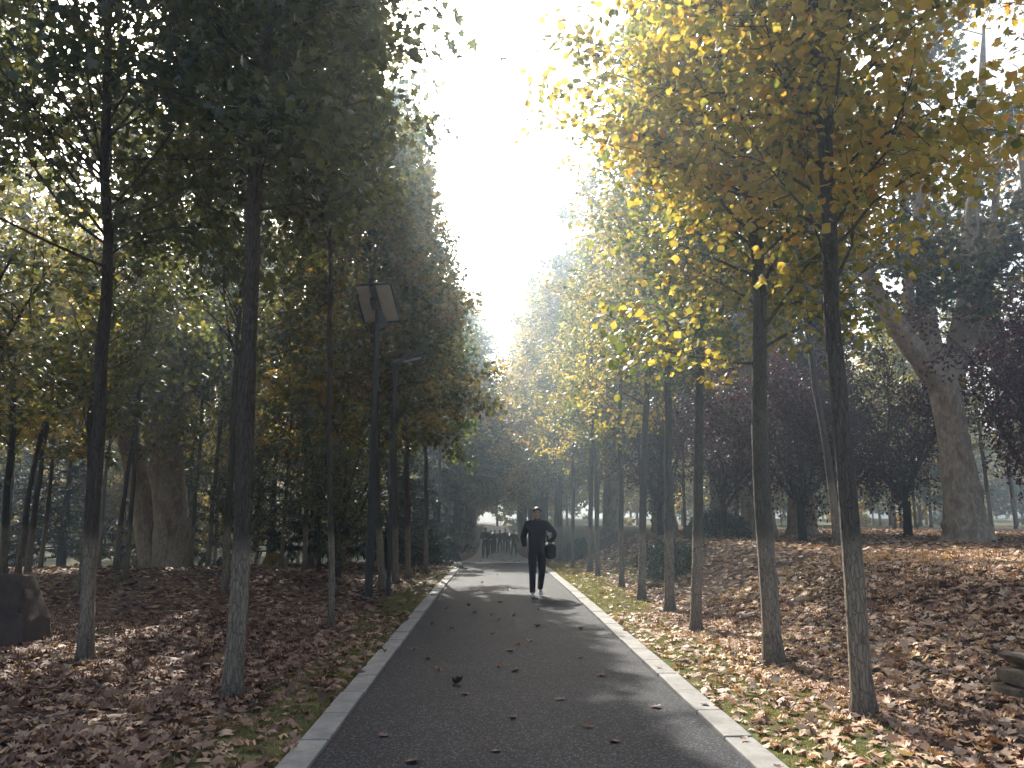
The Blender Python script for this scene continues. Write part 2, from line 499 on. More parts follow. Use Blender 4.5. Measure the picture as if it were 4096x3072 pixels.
# pale side path crossing the wood
xs = np.linspace(-45, -15.5, 40)
pc = 34.0 - .05 * (xs + 15)
rows = []
for off in (-.7, 0, .7):
    rows.append(np.stack([xs, pc + off, ground_z(xs, pc + off) + .03], -1))
V = np.stack(rows, 1).reshape(-1, 3)
i = (np.arange(39)[:, None] * 3 + np.arange(2)[None]).ravel()
tag(link('side_path', np_mesh('side_path', V, np.stack([i, i + 3, i + 4, i + 1], -1)), M['side_path']), kind='structure')

# ------------------------------------------------------------------ leaf litter and turf
def litter(name, n, xr, yr, dens, size, tm, mat, seed, tilt=.36, lift=.02):
    rng = np.random.default_rng(seed)
    x = rng.uniform(*xr, n); y = yr[0] + (yr[1] - yr[0]) * rng.random(n)
    drift = .5 + .5 * np.sin(x * 1.9 + 1.3 * np.sin(y * 1.1)) * np.sin(y * 1.6 + 1.7 * np.sin(x * .8))
    k = rng.random(n) < dens(x, y) * (.62 + .38 * drift)
    x, y = x[k], y[k]; n = len(x)
    z = ground_z(x, y) + lift * rng.random(n) ** 1.5 + .004
    e = .05
    nrm = np.stack([-(ground_z(x + e, y) - ground_z(x - e, y)) / (2 * e), -(ground_z(x, y + e) - ground_z(x, y - e)) / (2 * e), np.ones(n)], -1)
    nrm = unit(nrm) + rng.normal(size=(n, 3)) * tilt * np.array([1, 1, .3])
    flip = np.where(rng.random(n) < .5, -1.0, 1.0)[:, None]
    a = rng.uniform(0, 2 * np.pi, n)
    D = np.stack([np.cos(a), np.sin(a), rng.normal(size=n) * .25 * tilt / .45], -1)
    sz = rng.uniform(size[0], size[1], n)
    z += np.where(flip[:, 0] < 0, .012, 0)
    rnd = np.clip(rng.beta(1.7, 2.0, n) * .80 + np.where(rng.random(n) < .05, .25, 0) + .10 * np.sin(x * 1.7 + y), 0, 1)
    return tag(link(name, leaf_mesh(name, np.stack([x, y, z], -1), D, nrm * flip, sz, tm, rnd), mat), kind='stuff')

def off_path(x, y):
    return (x < PL - KW - .01) | (x > PR + KW + .01)

def dens_left(x, y):
    d = np.where(x > -2.2, .25 + .75 * sst((-1.75 - x) / .7), 1.0)
    return d * off_path(x, y) * (1 - .55 * np.exp(-((x + 3.2) / 1.2) ** 2 - ((y - 6.3) / .6) ** 2))
def dens_right(x, y):
    g = grassy(x, y)
    return np.clip((1 - .58 * g) * (.55 + .45 * sst((x - 1.8) / .9)), 0, 1) * off_path(x, y)

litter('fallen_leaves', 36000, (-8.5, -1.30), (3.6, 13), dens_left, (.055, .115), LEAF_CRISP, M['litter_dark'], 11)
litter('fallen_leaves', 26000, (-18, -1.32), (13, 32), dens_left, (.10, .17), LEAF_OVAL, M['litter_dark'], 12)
litter('fallen_leaves', 38000, (1.76, 8.6), (3.4, 13), dens_right, (.05, .105), LEAF_CRISP, M['litter'], 13)
litter('fallen_leaves', 26000, (1.78, 17), (13, 32), dens_right, (.09, .16), LEAF_OVAL, M['litter'], 14)
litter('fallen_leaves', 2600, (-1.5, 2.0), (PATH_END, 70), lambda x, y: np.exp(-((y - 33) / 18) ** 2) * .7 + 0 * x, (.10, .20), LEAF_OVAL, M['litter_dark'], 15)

def turf(name, n, xr, yr, dens, seed, hgt=(.015, .038)):
    rng = np.random.default_rng(seed)
    x = rng.uniform(*xr, n); y = rng.uniform(*yr, n)
    k = rng.random(n) < dens(x, y) * (.35 + .65 * (np.sin(x * 5.1 + y * 1.3) * np.sin(y * 3.7 - x) > -.3))
    x, y = x[k], y[k]; n = len(x)
    P = np.stack([x, y, ground_z(x, y) - .004], -1)
    D = np.stack([rng.normal(size=n) * .5, rng.normal(size=n) * .5, np.ones(n)], -1)
    a = rng.uniform(0, 2 * np.pi, n)
    N = np.stack([np.cos(a), np.sin(a), np.zeros(n)], -1)
    T = (np.array([(-.05, 0, 0), (.05, 0, 0), (0, 1, .25)], float), np.array([(0, 1, 2)]))
    return tag(link(name, leaf_mesh(name, P, D, N, rng.uniform(*hgt, n) * 1.3, T, rng.random(n)), M['grass']), kind='stuff')
turf('grass', 46000, (1.79, 3.1), (3.5, 14), lambda x, y: grassy(x, y) * off_path(x, y), 21)
turf('grass', 40000, (1.79, 5.5), (14, 30), lambda x, y: grassy(x, y) * off_path(x, y), 22, (.04, .08))
turf('grass', 36000, (-2.4, -1.33), (3.5, 16), lambda x, y: grassy(x, y) * off_path(x, y), 23)

# single leaves lying on the asphalt and the kerbs
def single_leaf(seed, curl):
    rng = random.Random(seed)
    T, F = LEAF_LOBED
    V = T.copy()
    V[:, 1] -= .45
    r2 = V[:, 0] ** 2 + V[:, 1] ** 2
    V[:, 2] = curl * r2 * 1.3 + np.array([rng.uniform(-.06, .06) for _ in V]) + .05
    V[:, 0] *= 1 - .35 * curl
    V[:, 2] -= V[:, 2].min()
    stem = np.array([(-.012, -.45, .03), (.012, -.45, .03), (.012, -.85, .14), (-.012, -.85, .14)])
    stem[:, 2] += V[1, 2] - .03
    VV = np.concatenate([V, stem]); FF = np.concatenate([F, [[len(V), len(V) + 1, len(V) + 2], [len(V), len(V) + 2, len(V) + 3]]])
    return np_mesh('fallen_leaf', VV, FF, np.full(len(FF), rng.uniform(.1, .75)))
leaf_protos = [single_leaf(s, c) for s, c in ((1, .35), (2, .8), (3, 1.1), (4, .2), (5, .6))]
for p_ in leaf_protos: p_.materials.append(M['litter_dark'])
rnl = random.Random(5)
path_leaves = [(-.72, 9.0, 0), (.62, 11.6, 0), (.06, 12.4, 0), (-.05, 12.9, 1), (-.32, 13.2, 1), (.3, 12.8, 2), (.22, 8.3, 0), (-.55, 8.3, 1), (.18, 9.5, 0), (.42, 9.2, 3),
               (.05, 8.45, 2), (-.02, 10.9, 0), (-.58, 11.4, 1), (.55, 7.0, 3), (.15, 6.4, 0), (-.78, 5.9, 3), (-.5, 5.3, 0), (.82, 5.7, 3), (1.3, 6.7, 0), (.95, 9.0, 1),
               (-.82, 13.9, 0), (-.45, 14.4, 1), (-.9, 11.8, 2), (.1, 14.9, 0), (.75, 13.7, 4), (.3, 17.5, 0), (-.3, 19.5, 2), (.1, 23, 0), (-.1, 26.5, 1), (1.05, 8.0, 0), (-.25, 7.2, 3), (.7, 6.1, 0), (.02, 5.5, 3), (-.95, 9.6, 0), (1.2, 11.3, 1), (.45, 10.2, 4)]
for i, (x, y, k) in enumerate(path_leaves):
    o = bpy.data.objects.new('fallen_leaf', leaf_protos[k]); COL.objects.link(o)
    s = rnl.uniform(.07, .12)
    o.location = (x, y, float(base(y)) + .004); o.rotation_euler = (rnl.uniform(-.12, .12), rnl.uniform(-.12, .12), rnl.uniform(0, 6.28)); o.scale = (s, s, s * rnl.uniform(.8, 1.3))
    tag(o, 'small dry brown leaf lying on the grey asphalt path', 'leaf', 'dry leaves scattered on the asphalt')
for x, y in ((1.68, 5.6), (1.70, 5.0), (1.66, 8.2), (1.69, 6.6), (-1.22, 9.2)):
    o = bpy.data.objects.new('fallen_leaf', leaf_protos[rnl.randrange(4)]); COL.objects.link(o)
    s = rnl.uniform(.06, .09)
    o.location = (x, y, float(base(y)) + .042); o.rotation_euler = (0, 0, rnl.uniform(0, 6.28)); o.scale = (s, s, s)
    tag(o, 'small dry leaf resting on top of the concrete kerb', 'leaf', 'dry leaves on the kerb')
def lone_leaf(x, y, s, curl, col, label):
    me = single_leaf(int(x * 100 + 77), curl)
    mt = leaf_mat('leaf_' + label.split()[1], [tuple(c * .8 for c in col), col], .2, .6, .3, 1.2, 0)
    o = link('fallen_leaf', me, mt, None, (x, y, float(base(y)) + .004), (.2, 0, 1.1)); o.scale = (s, s, s)
    tag(o, label, 'leaf')
lone_leaf(-.36, 7.65, .125, 1.3, (.035, .028, .024), 'large dark crumpled leaf standing up on the bare asphalt')
lone_leaf(.28, 9.95, .09, .9, (.32, .12, .05), 'bright orange curled leaf on the asphalt among brown ones')

# ------------------------------------------------------------------ trees
def grow(seed, H, z0, Rc, r0, nl, nleaf, ls, tm, twigs=5, jit=.11, cone=.78, sway=.05, rise=(15, 55), sides=10, tsides=4, low_sparse=True):
    """trunk+limbs tube mesh and leaf mesh of an upright young tree"""
    rng = np.random.default_rng(seed)
    T = Tubes()
    n = 22
    zs = np.concatenate([[-.15, .0, .12, .3, .6], np.linspace(1.0, H, n - 5)])
    sw = np.cumsum(rng.normal(size=(n, 2)) * sway, 0) * np.clip((zs / 4), 0, 1.5)[:, None] * .6
    sw -= sw[0]
    path = np.concatenate([sw, zs[:, None]], 1)
    rad = r0 * (np.clip(1 - zs / (H * 1.03), 0.02, 1) ** .75) + r0 * .40 * np.exp(-np.clip(zs, 0, 9) / .12)
    T.add(path, rad, sides, .10, rng)
    def at(z):
        return np.array([np.interp(z, zs, path[:, 0]), np.interp(z, zs, path[:, 1]), z]), float(np.interp(z, zs, rad))
    anc, outd, wgt = [], [], []
    for i in range(nl):
        t = (i + rng.random()) / nl
        z = z0 + (H - .3 - z0) * t ** .9
        p, r = at(z)
        az = i * 2.39996 + rng.normal() * .5
        prof = (1 - t) ** cone * (.62 + .38 * min(1, t * 5)) * 1.12 + .12
        L = Rc * prof * rng.uniform(.7, 1.2)
        el = R(rng.uniform(*rise)) + .35 * t
        d = np.array([math.cos(az) * math.cos(el), math.sin(az) * math.cos(el), math.sin(el)])
        pts = [p]
        m = 5
        for s in range(m):
            d = unit(d + rng.normal(size=3) * .12 + np.array([0, 0, -.03 + .05 * (s > 2)]))
            pts.append(pts[-1] + d * L / m)
        pts = np.array(pts)
        rl = max(.006, r * rng.uniform(.22, .38))
        T.add(pts, np.linspace(rl, .004, m + 1), max(5, tsides), 0)
        for tw in range(twigs):
            u = rng.uniform(.28, 1.0)
            q = np.array([np.interp(u * m, np.arange(m + 1), pts[:, c]) for c in range(3)])
            dd = unit(d + rng.normal(size=3) * .7 + np.array([0, 0, -.1]))
            l2 = L * rng.uniform(.18, .38) + .12
            tp = np.array([q, q + dd * l2 * .5 + rng.normal(size=3) * .03, q + dd * l2 + np.array([0, 0, -.05])])
            T.add(tp, [.006, .004, .002], 3, 0)
            for f in (.35, .7, 1.0, 1.05):
                anc.append(q + (tp[2] - q) * f); outd.append(dd); wgt.append(l2)
    anc, outd, wgt = np.array(anc), np.array(outd), np.array(wgt)
    k = rng.choice(len(anc), nleaf, p=wgt / wgt.sum())
    P = anc[k] + rng.normal(size=(nleaf, 3)) * jit
    D = outd[k] * .6 + rng.normal(size=(nleaf, 3)) * .55 + np.array([0, 0, -.35])
    N = rng.normal(size=(nleaf, 3)) * .85 + np.array([0, 0, 1.0])
    clump = rng.random(len(anc)).repeat(1)[k]
    rnd = np.clip(.55 * clump + .45 * rng.random(nleaf), 0, 1)
    sz = ls * (.45 + .85 * rng.beta(2.2, 1.6, nleaf))
    return T.mesh('trunk'), leaf_mesh('crown', P, D, N, sz, tm, rnd)

def place(name, meshes, loc, leafm, barkm, label, cat, group=None, rz=0, tilt=(0, 0), sc=1.0, scz=None):
    """a tree: an Empty at its foot with trunk and crown below it"""
    o = empty(name, loc, (tilt[0], tilt[1], rz), (sc, sc, scz or sc))
    tag(o, label, cat, group)
    for nm, me_, mt in (('trunk', meshes[0], barkm), ('crown', meshes[1], leafm)):
        c = bpy.data.objects.new(nm, me_); COL.objects.link(c); c.parent = o
        if not me_.materials: me_.materials.append(mt)
        c.material_slots[0].link = 'OBJECT'; c.material_slots[0].material = mt
    return o

ORD = 'first second third fourth fifth sixth seventh eighth ninth tenth eleventh twelfth thirteenth fourteenth fifteenth sixteenth seventeenth eighteenth'.split()
rt = random.Random(3)
ROW = [grow(101 + i, 12.0 + .4 * i, 3.8 - .15 * i, 1.38, .078, 80, 8000, .076, LEAF_TULIP if i % 2 == 0 else LEAF_LOBED, 6) for i in range(3)]
NEAR = [grow(111, 12.3, 3.3, 1.6, .080, 100, 26000, .070, LEAF_TULIP, 10), grow(112, 12.0, 3.1, 1.55, .088, 100, 25000, .070, LEAF_TULIP, 10)]
ROWL = [grow(131 + i, 12.2, 2.8, 2.0, .080, 84, 15000, .105, LEAF_LOBED, 7, cone=1.05) for i in range(2)]
HIGHL = [grow(141, 13.2, 4.2, 1.35, .080, 90, 11500, .098, LEAF_LOBED, 8), grow(142, 13.0, 4.3, 3.3, .080, 110, 25000, .098, LEAF_LOBED, 9)]
THIN = [grow(147 + i, 9.8, 3.0, 1.25, .070, 54, 4400, .080, LEAF_LOBED, 5) for i in range(2)]
HIGHR = grow(146, 12.5, 6.3, 1.7, .085, 50, 5500, .11, LEAF_LOBED, 5)
SHADE_TREE = grow(144, 13.2, 5.7, 2.3, .075, 84, 11000, .102, LEAF_LOBED, 8)
FARROW = [grow(151 + i, 12.0, 2.4, 2.0, .085, 64, 9000, .15, LEAF_OVAL, 4) for i in range(2)]
BUSHY = [grow(161 + i, 12.5, .35, 2.9, .12, 70, 8000, .27, LEAF_DIAMOND, 4) for i in range(2)]
SLIM = [grow(171 + i, 10.5, 3.0, 1.7, .075, 40, 3600, .17, LEAF_OVAL, 4) for i in range(3)]
SAPL = grow(191, 11.5, 5.3, 1.15, .05, 66, 11000, .105, LEAF_LOBED, 7)

# row along the bank (foot positions read off the photograph)
right_row = [(2.78, 6.18, 1.0, 0, .01), (2.90, 8.47, 1.1, .0, .075), (2.74, 11.04, .95, 0, -.03), (2.86, 13.17, 1.1, 0, -.02), (2.81, 15.45, 1.0, 0, -.045), (2.84, 18.02, .75, 0, 0),
             (2.78, 21.63, .85, 0, 0), (2.77, 23.37, 1.0, 0, .01), (2.53, 25.95, .9, 0, 0), (2.84, 29.2, .85, 0, 0), (2.45, 31.2, .8, 0, 0)]
rmats = ['leaf_gold', 'leaf_gold', 'leaf_green', 'leaf_olive', 'leaf_olive', 'leaf_gold', 'leaf_green', 'leaf_olive', 'leaf_gold', 'leaf_olive', 'leaf_gold']
for i, (x, y, s, tx, ty) in enumerate(right_row):
    look = {'leaf_gold': 'golden yellow', 'leaf_green': 'still green', 'leaf_olive': 'olive and tan'}[rmats[i]]
    place('roadside_tree', THIN[i % 2] if i in (5, 6, 8, 9, 10) else NEAR[i] if i < 2 else ROW[i % 3], (x, y, gz(x, y)), M[rmats[i]], M['bark'],
          f'lime-washed tree with {look} leaves, {ORD[i]} in the row beside the grass verge', 'tree', 'trees in the row at the foot of the bank',
          rt.uniform(0, 6.28), (tx, ty), s if s > .9 else .9, 1.0)
for j in range(19):
    y = 34 + j * 2.9
    x = 2.75 + rt.uniform(-.25, .25)
    place('roadside_tree', FARROW[j % 2], (x, y, gz(x, y)), M[rt.choice(['leaf_gold', 'leaf_gold', 'leaf_olive'])], M['bark'],
          'distant golden tree merging with its neighbours in the row past the walkers, bank side', 'tree', 'distant golden trees of the bank-side row',
          rt.uniform(0, 6.28), (0, 0), (1.4 if y < 46 else 1.7) * rt.uniform(.95, 1.05), rt.uniform(.95, 1.05) * (1.18 if y < 46 else 1.3))
# crowns whose trunks stand just outside the view
for x, y, k, lb in ((5.6, 6.4, 'leaf_gold', 'golden crown hanging in above the stone ledge, trunk hidden beyond the picture edge'),
                    (6.66, 15.46, 'leaf_olive', 'slim lime-washed tree alone on top of the bank before the great forked plane')):
    place('bank_tree', ROW[1] if x < 6 else HIGHR, (x, y, gz(x, y)), M[k], M['bark'], lb, 'tree', None, rt.uniform(0, 6.28), (0, 0), .95, 1.0)

left_row = [(-2.28, 7.27, 1.05), (-2.37, 17.27, 1.05), (-2.28, 18.74, .95), (-2.11, 19.77, .9), (-1.92, 22.72, .85)]
for i, (x, y, s) in enumerate(left_row):
    tilt = (0, .10) if i == 1 else ((0, .03) if i == 2 else (0, 0))
    place('roadside_tree', HIGHL[0] if i == 0 else ROWL[i % 2], (x, y, gz(x, y)), M[['leaf_dark', 'leaf_olive', 'leaf_mixed', 'leaf_olive', 'leaf_green'][i]], M['bark'],
          ['thick lime-washed tree standing alone close to the kerb, dark crown above', 'leaning lime-washed tree just behind the solar lamp post', 'straight lime-washed tree between the leaning one and the thinner trunk by the kerb',
           'thinner lime-washed tree, last of three set close together by the kerb', 'thin lime-washed tree before the dark cedar at the kerb'][i], 'tree', 'trees along the leaf-littered kerb', rt.uniform(0, 6.28), tilt, s, 1.0)
place('young_tree', SAPL, (-2.28, 11.49, gz(-2.28, 11.49)), M['leaf_mixed'], M['bark'], 'spindly lime-washed young tree between the thick kerbside tree and the solar lamp', 'tree', None, .4, (0, -.045), 1)
for j in range(19):
    y = 40 + j * 2.7
    x = -2.35 + rt.uniform(-.25, .25)
    place('roadside_tree', FARROW[(j + 1) % 2], (x, y, gz(x, y)), M[rt.choice(['leaf_dark', 'leaf_mixed', 'leaf_dark'])], M['bark'],
          'distant dark tree merging with its neighbours in the hazy row past the cedar', 'tree', 'distant dark trees of the kerbside row', rt.uniform(0, 6.28), (0, 0), (1.5 if y < 46 else 1.75) * rt.uniform(.95, 1.05), rt.uniform(.95, 1.05) * (1.18 if y < 46 else 1.3))

# second rows and single trunks among the leaf litter
left_more = [(-4.34, 8.83, 'HIGHL', 'leaf_dark', 'lime-washed tree standing right beside the brown boulder', 1.0),
             (-7.88, 15.68, 'SLIM', 'leaf_mixed', 'slim tree hidden just behind the lime-washed tree next to the boulder', 1.2),
             (-5.15, 15.62, 'HIGHL', 'leaf_dark', 'tree mostly hidden behind the thick lime-washed trunk by the kerb', .9),
             (-8.26, 18.33, 'SLIM', 'leaf_mixed', 'thin bare stem in front of the twin-stemmed plane', .7),
             (-11.11, 23.9, 'SLIM', 'leaf_gold', 'slim trunk between the boulder-side tree and the twin-stemmed plane', 1.0),
             (-9.28, 24.91, 'SLIM', 'leaf_gold', 'slim lime-washed tree directly beside the twin plane on its path side', .9),
             (-8.55, 24.3, 'SLIM', 'leaf_mixed', 'forked slim tree midway between the twin plane and the thick kerbside tree', 1.1),
             (-11.34, 18.94, 'SLIM', 'leaf_gold', 'lime-washed tree behind the boulder, cut by the picture edge', 1.2),
             (-12.78, 21.97, 'SLIM', 'leaf_gold', 'slim yellow-leaved tree rising straight behind the boulder', 1.1),
             (-13.4, 23.5, 'SLIM', 'leaf_mixed', 'slim tree behind the boulder top, next to the pale side path', 1.2),
             (-6.4, 24.37, 'SLIM', 'leaf_gold', 'slim lime-washed tree under the yellow leaves by the dark cedars', .9),
             (-5.42, 23.22, 'ROWL', 'leaf_dark', 'stout lime-washed tree behind the sapling, in front of the dark cedars', .9),
             (-6.87, 30.0, 'SLIM', 'leaf_russet', 'brownish thin tree peeping out behind the stout trunk near the cedars', .9),
             (-4.82, 22.28, 'SLIM', 'leaf_mixed', 'dark unpainted-looking stem just behind the spindly sapling', .8),
             (-4.62, 24.81, 'SLIM', 'leaf_dark', 'thin bright lime-washed stem between the sapling and the lamp post', .8)]
for i, (x, y, pool, mt, lb, s) in enumerate(left_more):
    mm = {'ROWL': ROWL, 'HIGHL': HIGHL}[pool][1] if pool != 'SLIM' else SLIM[i % 3]
    place('wood_tree', mm, (x, y, gz(x, y)), M[mt], M['bark'] if 'unpainted' not in lb else M['bark_plain'], lb, 'tree', 'trees in the leaf-littered wood', rt.uniform(0, 6.28), (rt.uniform(-.02, .02), rt.uniform(-.02, .02)), s, 1.0)
place('wood_tree', SHADE_TREE, (-3.62, 11.5, gz(-3.62, 11.5)), M['leaf_dark'], M['bark'], 'added shade tree lined up behind the thick kerbside trunk, its high crown spreading over the path', 'tree', 'trees in the leaf-littered wood', 2.0)  # added tree, trunk kept out of sight; its crown shades the near path
place('wood_tree', HIGHL[0], (-7.6, 8.2, gz(-7.6, 8.2)), M['leaf_dark'], M['bark'], 'dark spreading crown over the boulder, trunk hidden beyond the picture edge', 'tree', None, 1.0, (0, 0), 1.1)

taken = [(a_[0], a_[1]) for a_ in left_more] + [(-10.3, 25.6), (-11, 26), (-22, 38), (-24, 42)]
def fill(n, xr, yr, seed, mats, label, group, mind=2.2, avoid=lambda x, y: False, protos=SLIM, name='wood_tree', sc=(.85, 1.2), hz=(.9, 1.15)):
    rg = random.Random(seed); c = 0; tries = 0
    while c < n and tries < n * 60:
        tries += 1
        x = rg.uniform(*xr); y = rg.uniform(*yr)
        if avoid(x, y) or any((x - a_) ** 2 + (y - b_) ** 2 < mind ** 2 for a_, b_ in taken): continue
        if abs(x) > .72 * y + 4: continue
        taken.append((x, y)); c += 1
        place(name, protos[c % len(protos)], (x, y, gz(x, y)), M[rg.choice(mats)], M['bark'], label, 'tree', group, rg.uniform(0, 6.28), (rg.uniform(-.03, .03), rg.uniform(-.03, .03)), rg.uniform(*sc), rg.uniform(*hz))
fill(34, (-30, -5), (26, 44), 61, ['leaf_mixed', 'leaf_gold', 'leaf_dark', 'leaf_olive'], 'slim lime-washed tree in the wood behind the twin plane and the cedars', 'slim trees in the wood behind the twin plane',
     2.4, lambda x, y: y > 31 and y < 37 and x < -13, hz=(1.15, 1.4))
fill(66, (-60, -5), (42, 90), 62, ['leaf_mixed', 'leaf_gold', 'leaf_olive'], 'far slim tree deep in the wood beyond the pale side path', 'far trees beyond the pale side path', 2.6, protos=[SLIM[0], BUSHY[0], SLIM[1], BUSHY[1]])
fill(20, (-26, -5), (9.5, 24), 63, ['leaf_dark', 'leaf_mixed'], 'slim tree in the shady wood around the boulder and twin plane', 'slim trees in the shady wood round the boulder', 2.6, lambda x, y: x > -9.5 or (y > 12 and x > -13.5 * y / 22), SLIM, hz=(1.15, 1.35))

# ------------------------------------------------------------------ plane trees
def limb_tree(seed, paths, subs, nleaf, ls, tm, zleaf, sublen=(1.2, 2.4), sides=16):
    """paths: [(points, radii)]; subs side branches per limb, carrying the leaves above zleaf"""
    rng = np.random.default_rng(seed)
    T = Tubes(); anc, outd = [], []
    for pts, rad in paths:
        P = np.array(pts, float)
        u = np.linspace(0, len(P) - 1, len(P) * 4)
        Q = np.stack([np.interp(u, np.arange(len(P)), P[:, c]) for c in range(3)], 1)
        K = np.ones(5) / 5
        Qs = np.stack([np.convolve(np.pad(Q[:, c], 2, mode='edge'), K, 'valid') for c in range(3)], 1)
        Qs[0], Qs[-1] = Q[0], Q[-1]
        rr = np.interp(u, np.arange(len(P)), rad)
        T.add(Qs, rr, sides, .10, rng)
        for i in range(subs):
            f = rng.uniform(.25, 1.0) if i else 1.0
            q = np.array([np.interp(f * (len(Qs) - 1), np.arange(len(Qs)), Qs[:, c]) for c in range(3)])
            if q[2] < zleaf: continue
            d = unit(rng.normal(size=3) * np.array([1, 1, .5]) + np.array([0, 0, .35]))
            L = rng.uniform(*sublen)
            pp = [q]
            for s in range(5):
                d = unit(d + rng.normal(size=3) * .18)
                pp.append(pp[-1] + d * L / 5)
            pp = np.array(pp)
            r0 = min(.05, float(np.interp(f * (len(rr) - 1), np.arange(len(rr)), rr)) * .4)
            T.add(pp, np.linspace(r0, .006, 6), 6)
            for w in range(7):
                g = rng.uniform(.2, 1)
                a_ = np.array([np.interp(g * 5, np.arange(6), pp[:, c]) for c in range(3)])
                dd = unit(d + rng.normal(size=3) * .8)
                l2 = rng.uniform(.3, .75)
                T.add(np.array([a_, a_ + dd * l2 * .5, a_ + dd * l2]), [.008, .005, .003], 3)
                for h in (.4, .7, 1.0):
                    anc.append(a_ + dd * l2 * h); outd.append(dd)
    anc, outd = np.array(anc), np.array(outd)
    k = rng.integers(0, len(anc), nleaf)
    P = anc[k] + rng.normal(size=(nleaf, 3)) * .17
    D = outd[k] * .6 + rng.normal(size=(nleaf, 3)) * .5 + np.array([0, 0, -.4])
    N = rng.normal(size=(nleaf, 3)) * .6 + np.array([0, 0, 1.0])
    rnd = np.clip(.5 * rng.random(len(anc))[k] + .5 * rng.random(nleaf), 0, 1)
    return T.mesh('trunk'), leaf_mesh('crown', P, D, N, ls * rng.uniform(.7, 1.2, nleaf), tm, rnd)

# great forked plane on the bank; coordinates relative to its foot
bx, by = 11.03, 18.5
bz = gz(bx, by)
def rel(*p): return [(x - bx, dy, z - bz) for x, dy, z in p]
fork = [
    (rel((11.03, 0, bz - .2), (11.03, 0, bz + .15), (11.02, 0, 1.6), (10.99, 0, 2.6), (10.92, 0, 3.6), (10.82, 0, 4.5), (10.75, 0, 5.1)), [.72, .56, .45, .39, .335, .34, .31]),
    (rel((10.84, 0, 4.4), (10.43, -.1, 5.15), (9.91, -.2, 5.75), (9.40, -.3, 6.5), (8.95, -.4, 7.4), (8.5, -.5, 8.8), (8.2, -.6, 10.5)), [.29, .30, .265, .21, .16, .11, .05]),
    (rel((10.0, -.1, 5.7), (10.08, -.2, 6.9), (10.18, -.1, 8.8), (10.35, 0, 11.0), (10.4, 0, 13.5)), [.17, .13, .11, .09, .03]),
    (rel((10.75, 0, 4.9), (10.6, .1, 6.2), (10.6, .1, 7.4), (10.73, .2, 9.8), (10.84, .2, 11.8), (10.9, .2, 14)), [.28, .21, .17, .13, .10, .04]),
    (rel((10.85, 0, 4.8), (11.3, .1, 5.7), (11.75, .2, 7.0), (12.09, .2, 9.2), (12.69, .3, 12.1), (13, .3, 14.5)), [.27, .23, .20, .17, .12, .04]),
    (rel((10.9, .1, 4.6), (11.9, .5, 5.9), (12.5, .6, 7.2), (13.1, .8, 9.5), (13.6, .9, 12)), [.2, .15, .12, .09, .03]),
]
pm = limb_tree(301, fork, 15, 7000, .14, LEAF_LOBED, 5.2, (1.0, 2.2))
place('plane_tree', pm, (bx, by, bz), M['leaf_plane'], M['plane_bark'], 'great forked plane tree with mottled bark on the leafy bank, thick limbs spreading above', 'tree')

# twin-stemmed plane in the wood
tx_, ty_ = -10.2, 25.2
tz_ = gz(tx_, ty_)
twin = [
    ([(.25, 0, -.3), (.22, 0, .1), (.1, 0, 1.7), (-.1, 0, 2.8), (-.2, 0, 4.0), (-.3, 0, 5.4), (-.6, 0, 7.5), (-1.0, .2, 10), (-1.2, .2, 13)], [.82, .58, .50, .48, .47, .42, .28, .18, .05]),
    ([(-.3, .1, -.3), (-.36, .1, .1), (-.75, .1, 1.6), (-1.15, .1, 3.0), (-1.6, .1, 4.4), (-2.2, .1, 6.2), (-2.8, 0, 8.5), (-3.4, 0, 11)], [.60, .44, .38, .36, .30, .22, .13, .04]),
    ([(-.2, 0, 4.2), (.2, 0, 5.4), (.6, 0, 7.0), (1.2, 0, 9.5), (1.6, .3, 12)], [.3, .26, .2, .12, .04]),
]
pm2 = limb_tree(302, twin, 26, 12000, .15, LEAF_LOBED, 4.6, (1.2, 2.6))
place('plane_tree', pm2, (tx_, ty_, tz_), M['leaf_plane'], M['plane_bark'], 'twin-stemmed plane tree with two thick tan trunks joined at the foot, deep in leaf litter', 'tree')

def plane_generic(seed, r, lean, sp):
    rng = np.random.default_rng(seed)
    tk = [(0, 0, -.3), (0, 0, .1), (lean * .2, 0, 1.2), (lean * .6, 0, 2.6), (lean, 0, 4.0)]
    P = [(tk, [r * 1.6, r * 1.15, r, r * .9, r * .92])]
    for i in range(5):
        a_ = i * 1.256 + rng.uniform(-.3, .3)
        c, s = math.cos(a_) * sp, math.sin(a_) * sp
        P.append(([(lean, 0, 3.6), (lean + c * .8, s * .8, 5.0), (lean + c * 1.3, s * 1.3, 7.0), (lean + c * 1.8, s * 1.8, 9.6), (lean + c * 2.2, s * 2.2, 12.5)], [r * .6, r * .5, r * .38, r * .26, .04]))
    return limb_tree(seed + 1, P, 16, 8000, .18, LEAF_LOBED, 4.5, (1.2, 2.6))
PG = [plane_generic(311, .46, .3, 1.0), plane_generic(321, .40, -.5, 1.3)]
for x, y, k, s, lb in ((8.42, 25.25, 0, 1.0, 'plane tree with flared pale roots behind the second verge tree, purple leaves before it'),
                       (6.9, 32.0, 1, 1.0, 'leaning pale-barked plane trunk rising behind the clipped green shrub'),
                       (8.9, 31.0, 0, .9, 'thick shaded plane trunk rising behind the reddish clipped shrub'),
                       (10.2, 26.3, 0, .95, 'dark plane trunk beside the flared pale-rooted one, further from the path'),
                       (15.5, 21.0, 1, .9, 'shadowed plane tree past the great forked one, near the picture edge'),
                       (5.9, 40.0, 0, .9, 'distant plane trunk far along the bank beyond the clipped shrubs'),
                       (-6.5, 34.5, 0, .9, 'tall plane tree standing behind the dark cedars of the wood')):
    place('plane_tree', PG[k], (x, y, gz(x, y)), M['leaf_plane'], M['plane_bark'], lb, 'tree', None, rt.uniform(0, 6.28), (0, 0), s)

